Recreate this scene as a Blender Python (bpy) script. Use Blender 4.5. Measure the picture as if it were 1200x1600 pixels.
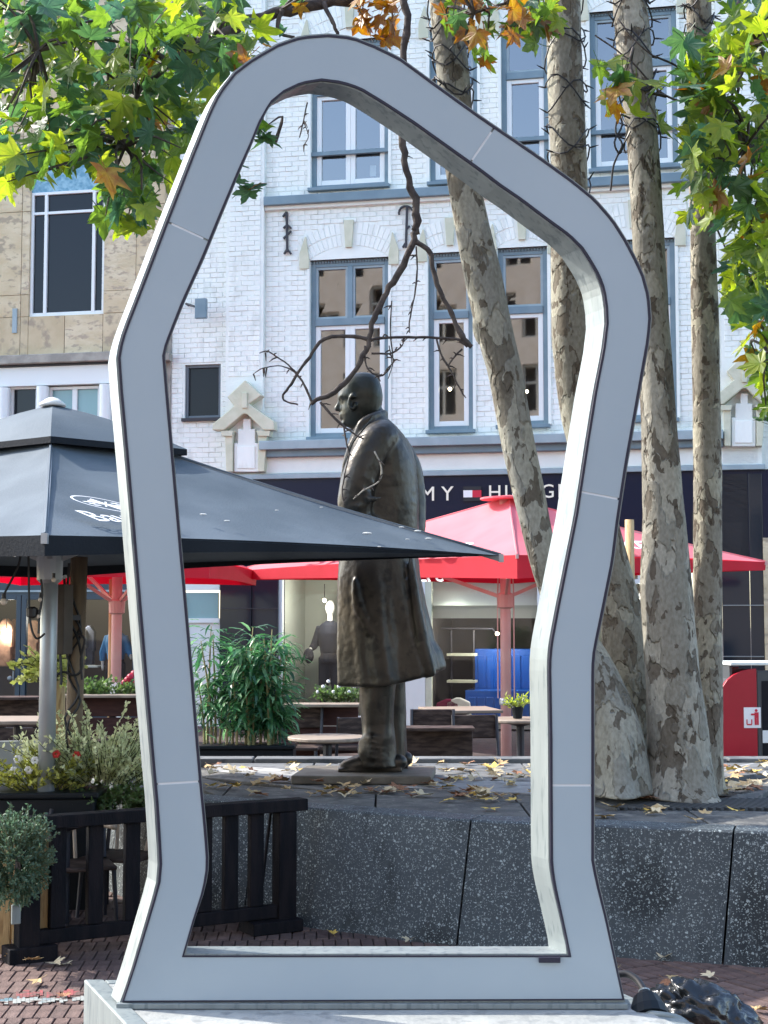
import bpy, bmesh, math, random
from mathutils import Vector, Matrix
from mathutils import noise as mnoise
random.seed(7)
R = math.radians
scene = bpy.context.scene
for o in list(bpy.data.objects):
    bpy.data.objects.remove(o)
C = scene.collection

# ---------------------------------------------------------------- camera
FPX, HOR, CAMZ = 2300.0, 970.0, 1.6
PITCH = math.atan((HOR - 800) / FPX)
cam = bpy.data.objects.new('camera', bpy.data.cameras.new('camera'))
C.objects.link(cam)
cam.location = (0, 0, CAMZ)
cam.rotation_euler = (math.pi / 2 + PITCH, 0, 0)
cam.data.sensor_fit = 'VERTICAL'
cam.data.sensor_height = 36
cam.data.lens = 36 * FPX / 1600
cam.data.clip_end = 800
scene.camera = cam

# ---------------------------------------------------------------- sky, sun, exposure
SUN_DIR = Vector((-0.80, 0.33, 0.74)).normalized()      # towards the sun
world = bpy.data.worlds.new('World')
scene.world = world
world.use_nodes = True
wn = world.node_tree
wn.nodes.clear()
sky = wn.nodes.new('ShaderNodeTexSky')
sky.sky_type = 'NISHITA'
sky.sun_disc = False
sky.sun_elevation = math.asin(SUN_DIR.z)
sky.sun_rotation = math.atan2(SUN_DIR.x, SUN_DIR.y)
sky.air_density = 1.0
sky.dust_density = 1.5
sky.ozone_density = 0.6
bg = wn.nodes.new('ShaderNodeBackground')
bg.inputs['Strength'].default_value = 0.15
wo = wn.nodes.new('ShaderNodeOutputWorld')
wn.links.new(sky.outputs[0], bg.inputs[0])
wn.links.new(bg.outputs[0], wo.inputs[0])
sun = bpy.data.objects.new('sun', bpy.data.lights.new('sun', 'SUN'))
C.objects.link(sun)
sun.data.energy = 2.0
sun.data.angle = R(0.6)
sun.data.color = (1.0, 0.95, 0.87)
sun.rotation_euler = SUN_DIR.to_track_quat('Z', 'Y').to_euler()
scene.view_settings.view_transform = 'Standard'
scene.view_settings.look = 'None'
scene.view_settings.exposure = 2.1
scene.view_settings.gamma = 1.0
scene.render.engine = 'CYCLES'

# ---------------------------------------------------------------- helpers
CP, SP = math.cos(PITCH), math.sin(PITCH)
def ray(px, py):
    x, u = (px - 600) / FPX, (800 - py) / FPX
    return Vector((x, CP - u * SP, SP + u * CP))
def at(px, py, Y):
    r = ray(px, py)
    return Vector((0, 0, CAMZ)) + r * (Y / r.y)
def atz(px, py, z=0.0):
    r = ray(px, py)
    return Vector((0, 0, CAMZ)) + r * ((z - CAMZ) / r.z)
def ppm(Y):
    return FPX / Y
def S(r, g, b):
    f = lambda v: ((v / 255 + 0.055) / 1.055) ** 2.4 if v > 10 else v / 255 / 12.92
    return (f(r), f(g), f(b), 1)

class MB:
    """collects shapes, builds one mesh object"""
    def __init__(self):
        self.v, self.f = [], []
    def add(self, vs, fs):
        b = len(self.v)
        self.v += [tuple(p) for p in vs]
        self.f += [tuple(b + i for i in q) for q in fs]
        return self
    def box(self, x0, x1, y0, y1, z0, z1, mtx=None):
        vs = [Vector((x, y, z)) for z in (z0, z1) for y in (y0, y1) for x in (x0, x1)]
        if mtx is not None:
            vs = [mtx @ p for p in vs]
        return self.add(vs, [(0, 2, 3, 1), (4, 5, 7, 6), (0, 1, 5, 4), (2, 6, 7, 3), (0, 4, 6, 2), (1, 3, 7, 5)])
    def prism(self, poly, y0, y1):
        """polygon in (x, z) extruded from y0 (front) to y1"""
        n = len(poly)
        a = sum(poly[i][0] * poly[(i + 1) % n][1] - poly[(i + 1) % n][0] * poly[i][1] for i in range(n))
        if a < 0:
            poly = poly[::-1]
        vs = [(p[0], y0, p[1]) for p in poly] + [(p[0], y1, p[1]) for p in poly]
        fs = [tuple(range(n)), tuple(range(2 * n - 1, n - 1, -1))]
        fs += [(i, n + i, n + (i + 1) % n, (i + 1) % n) for i in range(n)]
        return self.add(vs, fs)
    def slab(self, poly, z0, z1):
        """polygon in (x, y) extruded from z0 to z1"""
        n = len(poly)
        a = sum(poly[i][0] * poly[(i + 1) % n][1] - poly[(i + 1) % n][0] * poly[i][1] for i in range(n))
        if a < 0:
            poly = poly[::-1]
        vs = [(p[0], p[1], z0) for p in poly] + [(p[0], p[1], z1) for p in poly]
        fs = [tuple(range(n - 1, -1, -1)), tuple(range(n, 2 * n))]
        fs += [(i, (i + 1) % n, n + (i + 1) % n, n + i) for i in range(n)]
        return self.add(vs, fs)
    def tube(self, pts, rad, n=8, cap=True, squash=None):
        pts = [Vector(p) for p in pts]
        if not hasattr(rad, '__len__'):
            rad = [rad] * len(pts)
        m = len(pts)
        tang = []
        for i in range(m):
            t = pts[min(i + 1, m - 1)] - pts[max(i - 1, 0)]
            tang.append(t.normalized() if t.length > 1e-9 else Vector((0, 0, 1)))
        ref = Vector((1, 0, 0)) if abs(tang[0].x) < 0.8 else Vector((0, 1, 0))
        nx = (ref - tang[0] * ref.dot(tang[0])).normalized()
        vs, fs = [], []
        for i in range(m):
            nx = (nx - tang[i] * nx.dot(tang[i]))
            nx = nx.normalized() if nx.length > 1e-9 else tang[i].orthogonal().normalized()
            ny = tang[i].cross(nx)
            for k in range(n):
                a = 2 * math.pi * k / n
                d = nx * math.cos(a) + ny * math.sin(a)
                r = rad[i](a) if callable(rad[i]) else rad[i]
                vs.append(pts[i] + d * r)
        for i in range(m - 1):
            for k in range(n):
                fs.append((i * n + k, i * n + (k + 1) % n, (i + 1) * n + (k + 1) % n, (i + 1) * n + k))
        if cap:
            fs.append(tuple(range(n - 1, -1, -1)))
            fs.append(tuple((m - 1) * n + k for k in range(n)))
        return self.add(vs, fs)
    def bar(self, a, b, w, h=None):
        """square bar from a to b"""
        a, b = Vector(a), Vector(b)
        t = (b - a).normalized()
        up = Vector((0, 0, 1)) if abs(t.z) < 0.9 else Vector((0, 1, 0))
        s = t.cross(up).normalized() * (w / 2)
        q = s.normalized().cross(t).normalized() * ((h or w) / 2)
        vs = [a - s - q, a + s - q, a + s + q, a - s + q, b - s - q, b + s - q, b + s + q, b - s + q]
        return self.add(vs, [(3, 2, 1, 0), (4, 5, 6, 7), (0, 1, 5, 4), (1, 2, 6, 5), (2, 3, 7, 6), (3, 0, 4, 7)])
    def ball(self, c, r, n=10, m=7):
        c = Vector(c)
        if not hasattr(r, '__len__'):
            r = (r, r, r)
        vs = [c + Vector((0, 0, -r[2]))]
        for j in range(1, m):
            t = math.pi * j / m
            for k in range(n):
                a = 2 * math.pi * k / n
                vs.append(c + Vector((r[0] * math.sin(t) * math.cos(a), r[1] * math.sin(t) * math.sin(a), -r[2] * math.cos(t))))
        vs.append(c + Vector((0, 0, r[2])))
        fs = [(0, 1 + (k + 1) % n, 1 + k) for k in range(n)]
        for j in range(m - 2):
            for k in range(n):
                a = 1 + j * n
                fs.append((a + k, a + (k + 1) % n, a + n + (k + 1) % n, a + n + k))
        l = 1 + (m - 2) * n
        fs += [(l + k, l + (k + 1) % n, len(vs) - 1) for k in range(n)]
        return self.add(vs, fs)
    def lathe(self, c, prof, n=16):
        """prof: (radius, z) list about a vertical axis through c"""
        c = Vector(c)
        vs, fs = [], []
        for r, z in prof:
            for k in range(n):
                a = 2 * math.pi * k / n
                vs.append(c + Vector((r * math.cos(a), r * math.sin(a), z)))
        for i in range(len(prof) - 1):
            for k in range(n):
                fs.append((i * n + k, i * n + (k + 1) % n, (i + 1) * n + (k + 1) % n, (i + 1) * n + k))
        fs.append(tuple(range(n - 1, -1, -1)))
        fs.append(tuple((len(prof) - 1) * n + k for k in range(n)))
        return self.add(vs, fs)
    def mesh(self, name, mat, smooth=False):
        me = bpy.data.meshes.new(name)
        me.from_pydata(self.v, [], self.f)
        if mat is not None:
            me.materials.append(mat)
        if smooth:
            me.polygons.foreach_set('use_smooth', [True] * len(me.polygons))
        me.update()
        return me
    def build(self, name, mat, parent=None, smooth=False, bevel=0, loc=None):
        o = link(name, self.mesh(name, mat, smooth), parent)
        if loc is not None:
            o.location = loc
        if bevel:
            b = o.modifiers.new('bevel', 'BEVEL')
            b.width = bevel
            b.segments = 2
            b.limit_method = 'ANGLE'
        return o
def link(name, data, parent=None):
    o = bpy.data.objects.new(name, data)
    C.objects.link(o)
    o.parent = parent
    return o
def tag(o, label=None, cat=None, group=None, kind=None):
    if label: o['label'] = label
    if cat: o['category'] = cat
    if group: o['group'] = group
    if kind: o['kind'] = kind
    return o
def empty(name, loc=(0, 0, 0), rz=0, label=None, cat=None, group=None):
    o = link(name, None)
    o.location = loc
    o.rotation_euler = (0, 0, rz)
    o.empty_display_size = 0.1
    return tag(o, label, cat, group)
def solid(mb, name, mat, parent=None, voxel=0.02, smooth=6, bump=None):
    """voxel-remesh overlapping closed shapes into one continuous surface"""
    o = link(name, mb.mesh(name, None), None)
    m = o.modifiers.new('r', 'REMESH')
    m.mode = 'VOXEL'
    m.voxel_size = voxel
    if smooth:
        s = o.modifiers.new('s', 'SMOOTH')
        s.factor = 0.5
        s.iterations = smooth
    dg = bpy.context.evaluated_depsgraph_get()
    me = bpy.data.meshes.new_from_object(o.evaluated_get(dg))
    old = o.data
    bpy.data.objects.remove(o)
    bpy.data.meshes.remove(old)
    if bump:
        nv = [(v.co.copy(), v.normal.copy()) for v in me.vertices]
        me.vertices.foreach_set('co', [c for co, no in nv for c in co + no * bump(co)])
        me.update()
    me.materials.clear()
    me.materials.append(mat)
    me.polygons.foreach_set('use_smooth', [True] * len(me.polygons))
    me.name = name
    return link(name, me, parent)
def catmull(pts, n):
    pts = [Vector(p) for p in pts]
    out = []
    m = len(pts)
    for i in range(m - 1):
        p0, p1, p2, p3 = pts[max(i - 1, 0)], pts[i], pts[i + 1], pts[min(i + 2, m - 1)]
        for k in range(n):
            t = k / n
            out.append(0.5 * ((2 * p1) + (p2 - p0) * t + (2 * p0 - 5 * p1 + 4 * p2 - p3) * t * t + (3 * p1 - p0 - 3 * p2 + p3) * t ** 3))
    out.append(pts[-1])
    return out
def text_poly(body, size=1.0, shear=0.0, bold=0.0, space=1.0):
    cu = bpy.data.curves.new('t', 'FONT')
    cu.body = body
    cu.size = size
    cu.shear = shear
    cu.offset = bold
    cu.space_character = space
    cu.resolution_u = 3
    o = link('t', cu)
    dg = bpy.context.evaluated_depsgraph_get()
    me = bpy.data.meshes.new_from_object(o.evaluated_get(dg))
    vs = [v.co.copy() for v in me.vertices]
    fs = [tuple(p.vertices) for p in me.polygons]
    bpy.data.objects.remove(o)
    bpy.data.curves.remove(cu)
    bpy.data.meshes.remove(me)
    return vs, fs

# ---------------------------------------------------------------- materials
MATS = {}
def mat(name, c, rough=0.6, metal=0.0, c2=None, scale=6.0, lo=0.4, hi=0.62, bump=0.0, bscale=30.0, spec=0.5,
        stretch=(1, 1, 1), c3=None, coat=0.0, detail=6, gen=False):
    m = bpy.data.materials.new(name)
    m.use_nodes = True
    nt = m.node_tree
    N, L = nt.nodes, nt.links
    p = N['Principled BSDF']
    p.inputs['Base Color'].default_value = c
    p.inputs['Roughness'].default_value = rough
    p.inputs['Metallic'].default_value = metal
    p.inputs['Specular IOR Level'].default_value = spec
    p.inputs['Coat Weight'].default_value = coat
    if c2 or bump or c3:
        tc = N.new('ShaderNodeTexCoord')
        mp = N.new('ShaderNodeMapping')
        mp.inputs['Scale'].default_value = stretch
        L.new(tc.outputs['Object'], mp.inputs['Vector'])
    col = None
    if c2:
        nz = N.new('ShaderNodeTexNoise')
        nz.inputs['Scale'].default_value = scale
        nz.inputs['Detail'].default_value = detail
        L.new(mp.outputs[0], nz.inputs['Vector'])
        rp = N.new('ShaderNodeValToRGB')
        rp.color_ramp.elements[0].position = lo
        rp.color_ramp.elements[0].color = c
        rp.color_ramp.elements[1].position = hi
        rp.color_ramp.elements[1].color = c2
        L.new(nz.outputs[0], rp.inputs[0])
        col = rp.outputs[0]
    if c3:
        nz3 = N.new('ShaderNodeTexNoise')
        nz3.inputs['Scale'].default_value = scale * 2.7
        nz3.inputs['Detail'].default_value = detail
        mp3 = N.new('ShaderNodeMapping')
        mp3.inputs['Location'].default_value = (5, 3, 7)
        L.new(mp.outputs[0], mp3.inputs[0])
        L.new(mp3.outputs[0], nz3.inputs['Vector'])
        r3 = N.new('ShaderNodeValToRGB')
        r3.color_ramp.elements[0].position = 0.54
        r3.color_ramp.elements[1].position = 0.64
        L.new(nz3.outputs[0], r3.inputs[0])
        mx = N.new('ShaderNodeMixRGB')
        L.new(r3.outputs[0], mx.inputs[0])
        if col: L.new(col, mx.inputs[1])
        else: mx.inputs[1].default_value = c
        mx.inputs[2].default_value = c3
        col = mx.outputs[0]
    if col:
        L.new(col, p.inputs['Base Color'])
    if bump:
        nb = N.new('ShaderNodeTexNoise')
        nb.inputs['Scale'].default_value = bscale
        nb.inputs['Detail'].default_value = 5
        L.new(mp.outputs[0], nb.inputs['Vector'])
        bp = N.new('ShaderNodeBump')
        bp.inputs['Strength'].default_value = bump
        bp.inputs['Distance'].default_value = 0.02
        L.new(nb.outputs[0], bp.inputs['Height'])
        L.new(bp.outputs[0], p.inputs['Normal'])
    MATS[name] = m
    return m
def leafmat(name, c, c2, trans=0.45, rough=0.45, scale=3.0):
    m = mat(name, c, rough, c2=c2, scale=scale, lo=0.35, hi=0.65, detail=2)
    nt = m.node_tree
    N, L = nt.nodes, nt.links
    p = N['Principled BSDF']
    out = N['Material Output']
    t = N.new('ShaderNodeBsdfTranslucent')
    src = p.inputs['Base Color'].links[0].from_socket
    hs = N.new('ShaderNodeHueSaturation')
    hs.inputs['Value'].default_value = 2.1
    hs.inputs['Saturation'].default_value = 1.15
    L.new(src, hs.inputs['Color'])
    L.new(hs.outputs[0], t.inputs['Color'])
    mx = N.new('ShaderNodeMixShader')
    mx.inputs[0].default_value = trans
    L.new(p.outputs[0], mx.inputs[1])
    L.new(t.outputs[0], mx.inputs[2])
    L.new(mx.outputs[0], out.inputs['Surface'])
    return m
def glassmat(name, tint=(1, 1, 1, 1), refl=0.12):
    m = bpy.data.materials.new(name)
    m.use_nodes = True
    nt = m.node_tree
    nt.nodes.clear()
    N, L = nt.nodes, nt.links
    o = N.new('ShaderNodeOutputMaterial')
    t = N.new('ShaderNodeBsdfTransparent')
    t.inputs[0].default_value = tint
    g = N.new('ShaderNodeBsdfGlossy')
    g.inputs['Roughness'].default_value = 0.02
    f = N.new('ShaderNodeFresnel')
    f.inputs[0].default_value = 1.5
    ad = N.new('ShaderNodeMath')
    ad.operation = 'ADD'
    ad.inputs[1].default_value = refl
    ad.use_clamp = True
    mx = N.new('ShaderNodeMixShader')
    L.new(f.outputs[0], ad.inputs[0])
    L.new(ad.outputs[0], mx.inputs[0])
    L.new(t.outputs[0], mx.inputs[1])
    L.new(g.outputs[0], mx.inputs[2])
    L.new(mx.outputs[0], o.inputs[0])
    MATS[name] = m
    return m
def emitmat(name, c, s):
    m = bpy.data.materials.new(name)
    m.use_nodes = True
    p = m.node_tree.nodes['Principled BSDF']
    p.inputs['Base Color'].default_value = c
    p.inputs['Emission Color'].default_value = c
    p.inputs['Emission Strength'].default_value = s
    return m
def terrazzo(name, base, base2, fleck, s=46.0):
    m = mat(name, base, 0.6, c2=base2, scale=1.6, lo=0.3, hi=0.72, bump=0.25, bscale=60, stretch=(1, 1, .35), c3=tuple(v*.6 for v in base[:3]) + (1,), spec=.35)
    nt = m.node_tree
    N, L = nt.nodes, nt.links
    p = N['Principled BSDF']
    src = p.inputs['Base Color'].links[0].from_socket
    tc = next(n for n in N if n.bl_idname == 'ShaderNodeTexCoord')
    wz = N.new('ShaderNodeTexNoise'); wz.inputs['Scale'].default_value = 90
    L.new(tc.outputs['Object'], wz.inputs['Vector'])
    wv = N.new('ShaderNodeVectorMath'); wv.operation = 'SCALE'; wv.inputs['Scale'].default_value = .016
    L.new(wz.outputs['Color'], wv.inputs[0])
    wa = N.new('ShaderNodeVectorMath'); wa.operation = 'ADD'
    L.new(tc.outputs['Object'], wa.inputs[0]); L.new(wv.outputs[0], wa.inputs[1])
    for sc, th, keep in ((s, 0.27, 0.42), (s * 1.7, 0.28, 0.45), (s * 2.6, 0.33, 0.4)):
        vo = N.new('ShaderNodeTexVoronoi')
        vo.inputs['Scale'].default_value = sc
        L.new(wa.outputs[0], vo.inputs['Vector'])
        a = N.new('ShaderNodeMath'); a.operation = 'LESS_THAN'; a.inputs[1].default_value = th
        L.new(vo.outputs['Distance'], a.inputs[0])
        sp = N.new('ShaderNodeSeparateColor')
        L.new(vo.outputs['Color'], sp.inputs[0])
        b = N.new('ShaderNodeMath'); b.operation = 'GREATER_THAN'; b.inputs[1].default_value = keep
        L.new(sp.outputs[0], b.inputs[0])
        k = N.new('ShaderNodeMath'); k.operation = 'MULTIPLY'
        L.new(a.outputs[0], k.inputs[0]); L.new(b.outputs[0], k.inputs[1])
        k2 = N.new('ShaderNodeMath'); k2.operation = 'MULTIPLY'
        L.new(k.outputs[0], k2.inputs[0]); L.new(sp.outputs[1], k2.inputs[1])
        mx = N.new('ShaderNodeMixRGB')
        L.new(k2.outputs[0], mx.inputs[0]); L.new(src, mx.inputs[1])
        mx.inputs[2].default_value = fleck
        src = mx.outputs[0]
    L.new(src, p.inputs['Base Color'])
    return m

M_face = mat('light_panel', (0.30, 0.365, 0.41, 1), 0.32, c2=(0.36, 0.42, 0.46, 1), scale=0.9, lo=0.25, hi=0.75, spec=0.4, bump=.02, bscale=3)
M_galv = mat('galvanised_steel', (0.185, 0.215, 0.22, 1), 0.45, metal=0.25, c2=(0.245, 0.28, 0.28, 1), scale=9, lo=0.3, hi=0.7, bump=0.08, bscale=14,
             c3=(0.145, 0.175, 0.185, 1), stretch=(1.6, 1.6, 0.25))
M_black = mat('black_seal', (0.012, 0.012, 0.03, 1), 0.5)
M_conc = mat('pale_concrete', (0.25, 0.26, 0.25, 1), 0.8, c2=(0.32, 0.33, 0.315, 1), scale=5, bump=0.3, bscale=40, c3=(0.20, 0.21, 0.205, 1))
M_terr = terrazzo('speckled_concrete', (0.030, 0.040, 0.048, 1), (0.066, 0.078, 0.086, 1), (0.34, 0.39, 0.39, 1), 46)
M_slab = mat('dark_slab', (0.085, 0.09, 0.095, 1), 0.75, c2=(0.15, 0.155, 0.155, 1), scale=3.5, lo=0.3, hi=0.7, bump=0.3, bscale=50, c3=(0.06, 0.065, 0.07, 1))
M_slab2 = mat('asphalt_slab', (0.06, 0.06, 0.06, 1), 0.85, c2=(0.11, 0.108, 0.10, 1), scale=6, bump=0.5, bscale=80, c3=(0.15, 0.145, 0.13, 1))
M_slab3 = mat('sunlit_pale_slab', (0.24, 0.24, 0.235, 1), 0.8, c2=(0.36, 0.36, 0.345, 1), scale=3.5, bump=0.25, bscale=60, c3=(0.2, 0.2, 0.2, 1))  # pale concrete row by the plinth; sunlight on it is put into the colour
M_joint = mat('joint_sand', (0.035, 0.028, 0.026, 1), 0.95, c2=(0.075, 0.055, 0.05, 1), scale=9, lo=0.3, hi=0.7, bump=0.4, bscale=60)
M_brickp = [mat('paving_brick', (0.085, 0.052, 0.045, 1), 0.8, c2=(0.13, 0.082, 0.070, 1), scale=14, bump=0.4, bscale=60),
            mat('paving_brick', (0.075, 0.048, 0.042, 1), 0.85, c2=(0.11, 0.070, 0.061, 1), scale=14, bump=0.4, bscale=60),
            mat('paving_brick', (0.10, 0.064, 0.055, 1), 0.8, c2=(0.145, 0.095, 0.082, 1), scale=14, bump=0.4, bscale=60)]
M_white = mat('white_brick_paint', (0.735, 0.785, 0.745, 1), 0.55, c2=(0.795, 0.84, 0.795, 1), scale=2.2, bump=0.3, bscale=25, c3=(0.66, 0.70, 0.66, 1), stretch=(1, 1, .35))
M_whitem = mat('white_wall_paint', (0.705, 0.755, 0.715, 1), 0.6, c2=(0.755, 0.805, 0.76, 1), scale=3, bump=0.2, bscale=30)
M_trimg = mat('pale_green_stone', (0.50, 0.52, 0.39, 1), 0.7, c2=(0.58, 0.59, 0.46, 1), scale=6, bump=0.2, bscale=30)
M_blue = mat('blue_grey_paint', (0.13, 0.205, 0.25, 1), 0.4, c2=(0.16, 0.24, 0.285, 1), scale=4, bump=0.06)
M_blue2 = mat('pale_blue_grey_paint', (0.25, 0.33, 0.36, 1), 0.5, c2=(0.30, 0.38, 0.41, 1), scale=4, bump=0.06)
M_wframe = mat('white_window_paint', (0.705, 0.75, 0.745, 1), 0.35)
M_glass = glassmat('window_glass', (0.8, 0.85, 0.85, 1), 0.24)
M_shopglass = glassmat('shop_glass', (0.95, 0.97, 0.96, 1), 0.02)
M_dark = mat('dark_room', (0.03, 0.03, 0.033, 1), 0.9)
M_navy = mat('navy_fascia', (0.006, 0.010, 0.030, 1), 0.25, spec=0.25)
M_navyglass = mat('dark_glass_cladding', (0.010, 0.017, 0.028, 1), 0.08, spec=0.4)
M_iron = mat('black_iron', (0.02, 0.02, 0.028, 1), 0.5)
M_travert = mat('beige_limestone', (0.52, 0.42, 0.26, 1), 0.75, c2=(0.62, 0.53, 0.36, 1), scale=2.5, lo=0.35, hi=0.65, bump=0.4, bscale=16, c3=(0.36, 0.30, 0.21, 1), stretch=(1, 1, 1.8), detail=9)
M_bluepanel = mat('mottled_blue_panel', (0.10, 0.27, 0.38, 1), 0.5, c2=(0.25, 0.45, 0.55, 1), scale=14, detail=8)
M_shopwall = mat('shop_wall', (0.42, 0.45, 0.40, 1), 0.8)
M_text = mat('cream_letter', (0.85, 0.82, 0.68, 1), 0.4)
M_red = mat('red_print', (0.55, 0.01, 0.04, 1), 0.5)
M_whitep = mat('white_print', (0.82, 0.82, 0.82, 1), 0.6)

# ================================================================ ground
ground = MB().add([(-150, -60, 0), (150, -60, 0), (150, 300, 0), (-150, 300, 0)], [(0, 1, 2, 3)]).build('ground', M_joint)
tag(ground, kind='structure')
def brick_mesh(w, d, h, m):
    b = MB()
    e = 0.003
    vs = [(-w/2, -d/2, -0.005), (w/2, -d/2, -0.005), (w/2, d/2, -0.005), (-w/2, d/2, -0.005),
          (-w/2+e*.3, -d/2+e*.3, h-e), (w/2-e*.3, -d/2+e*.3, h-e), (w/2-e*.3, d/2-e*.3, h-e), (-w/2+e*.3, d/2-e*.3, h-e),
          (-w/2+e, -d/2+e, h), (w/2-e, -d/2+e, h), (w/2-e, d/2-e, h), (-w/2+e, d/2-e, h)]
    fs = [(8, 9, 10, 11)]
    for a in (0, 4):
        for k in range(4):
            fs.append((a+k, a+(k+1) % 4, a+4+(k+1) % 4, a+4+k))
    return b.add(vs, fs)
BW, BD = 0.062, 0.2
bm_ = [brick_mesh(BW-0.0035, BD-0.004, 0.016, None).mesh('brick', m) for m in M_brickp]
M_sand = mat('pale_joint_sand', (.30, .25, .22, 1), .95, c2=(.46, .40, .36, 1), scale=5)
MB().add([(0.45, 5.0, 0.004), (3.8, 5.0, 0.004), (3.8, 8.0, 0.004), (0.45, 8.0, 0.004)], [(0, 1, 2, 3)]).build('joint_sand', M_sand, ground)
cand, rest = [], [MB(), MB(), MB()]
def field(ang, ok, gap=.0035):
    for j in range(-24, 44):
        for i in range(-75, 76):
            x0, y0 = (i + 0.5 * (j % 2)) * BW, j * BD * 0.5 if False else (j - 8) * BD
            x, y = x0 * math.cos(ang) - y0 * math.sin(ang), 7 + x0 * math.sin(ang) + y0 * math.cos(ang)
            if not (5.3 < y < 9.0 and -3.0 < x < 3.4 and ok(x, y)):
                continue
            px, py = 600 + x / y * FPX, HOR + CAMZ / y * FPX
            k = random.choice((0, 0, 1, 2))
            rz = ang + random.uniform(-0.015, 0.015)
            z = random.uniform(-0.003, 0.002)
            if py < 1603 and ((px > -8 and px < 245) or (925 < px < 1208)) and py > 1468:
                cand.append((py, x, y, z, rz, k, gap))
            else:
                mt = Matrix.Translation((x, y, z)) @ Matrix.Rotation(rz, 4, 'Z')
                s = brick_mesh(BW-gap, BD-0.004, 0.016 if gap < .005 else .013, None)
                rest[k].add([mt @ Vector(v) for v in s.v], s.f)
field(R(3), lambda x, y: x < 0.5)
bmw = [brick_mesh(BW-0.008, BD-0.005, 0.013, None).mesh('brick', m) for m in M_brickp]
field(R(32), lambda x, y: x >= 0.5, .008)
cand.sort(key=lambda t: -t[0])
for n_, (py, x, y, z, rz, k, gap) in enumerate(cand):
    if n_ < 300:
        o = link('brick', (bm_ if gap < .005 else bmw)[k], ground)
        o.location = (x, y, z)
        o.rotation_euler = (random.uniform(-.01, .01), random.uniform(-.01, .01), rz)
    else:
        mt = Matrix.Translation((x, y, z)) @ Matrix.Rotation(rz, 4, 'Z')
        s = brick_mesh(BW-gap, BD-0.004, 0.016 if gap < .005 else .013, None)
        rest[k].add([mt @ Vector(v) for v in s.v], s.f)
for k in range(3):
    tag(rest[k].build('paving_bricks', M_brickp[k], ground), kind='stuff')

# chalky painted line on the paving, bottom left
M_chalkr = mat('worn_red_paint', (0.26, 0.055, 0.06, 1), 0.8, c2=(0.11, 0.062, 0.055, 1), scale=11, lo=0.45, hi=0.55)
M_chalkw = mat('worn_pale_paint', (0.26, 0.275, 0.26, 1), 0.8, c2=(0.08, 0.15, 0.18, 1), scale=7, lo=0.45, hi=0.56, c3=(0.10, 0.06, 0.052, 1))
def painted(px0, py0, px1, py1, h, m, name):
    a, b = atz(px0, py0, 0.0205), atz(px1, py1, 0.0205)
    c, d = atz(px1, py1 + h, 0.0205), atz(px0, py0 + h, 0.0205)
    mb = MB()
    n = 34
    for i in range(n):
        if random.random() < .12: continue
        t0, t1 = i / n, (i + 0.93) / n
        w0, w1 = random.uniform(0, 0.45), random.uniform(0.55, 1)
        q = [a.lerp(b, t0).lerp(d.lerp(c, t0), w0), a.lerp(b, t1).lerp(d.lerp(c, t1), w0),
             a.lerp(b, t1).lerp(d.lerp(c, t1), w1), a.lerp(b, t0).lerp(d.lerp(c, t0), w1)]
        mb.add(q, [(3, 2, 1, 0)])
    mb.build(name, m, ground)
painted(25, 1546, 205, 1544, 14, M_chalkr, 'red_painted_band')
painted(-20, 1557, 205, 1554, 13, M_chalkw, 'pale_painted_band')

# ================================================================ raised plateau
ZP = 0.62
edge_px = [(172, 1222), (227, 1237), (320, 1250), (440, 1259), (600, 1271), (735, 1281), (930, 1289), (1150, 1298), (1260, 1302), (1420, 1308)]
edge = catmull([atz(x, y, ZP) for x, y in edge_px], 8)
lc = edge[0]
left_turn = catmull([edge[0] + Vector(d) for d in ((0, 0, 0), (-0.16, 0.22, 0), (-0.12, 0.6, 0), (0.12, 1.2, 0), (0.3, 1.75, 0))], 6)
full = left_turn[::-1][:-1] + edge
plateau = empty('plateau', (edge[5].x, edge[5].y, 0))
tag(plateau, kind='structure')
plateau.location = (0, 0, 0)
def arc_split(pts, start, step):
    """split a polyline into pieces at joints spaced `step` apart, with one joint nearest start"""
    L = [0]
    for i in range(1, len(pts)):
        L.append(L[-1] + (pts[i] - pts[i-1]).length)
    def P(s):
        s = max(0, min(s, L[-1]))
        for i in range(1, len(L)):
            if s <= L[i]:
                return pts[i-1].lerp(pts[i], (s - L[i-1]) / max(1e-9, L[i] - L[i-1]))
        return pts[-1]
    k = min(range(len(pts)), key=lambda i: (pts[i] - start).length)
    s0 = L[k] - math.floor(L[k] / step) * step
    cuts = [0] + [s0 + step * i for i in range(0, 40) if 0.1 < s0 + step * i < L[-1] - 0.1] + [L[-1]]
    return cuts, P, L[-1]
j0 = atz(740, 1282, ZP); j1 = atz(1151, 1298, ZP)
cuts, P, LT = arc_split(full, j0, (j1 - j0).length * 1.005)
def nrm(s):
    t = (P(s + 0.02) - P(s - 0.02)).normalized()
    return Vector((t.y, -t.x, 0))       # outward (towards camera)
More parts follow.
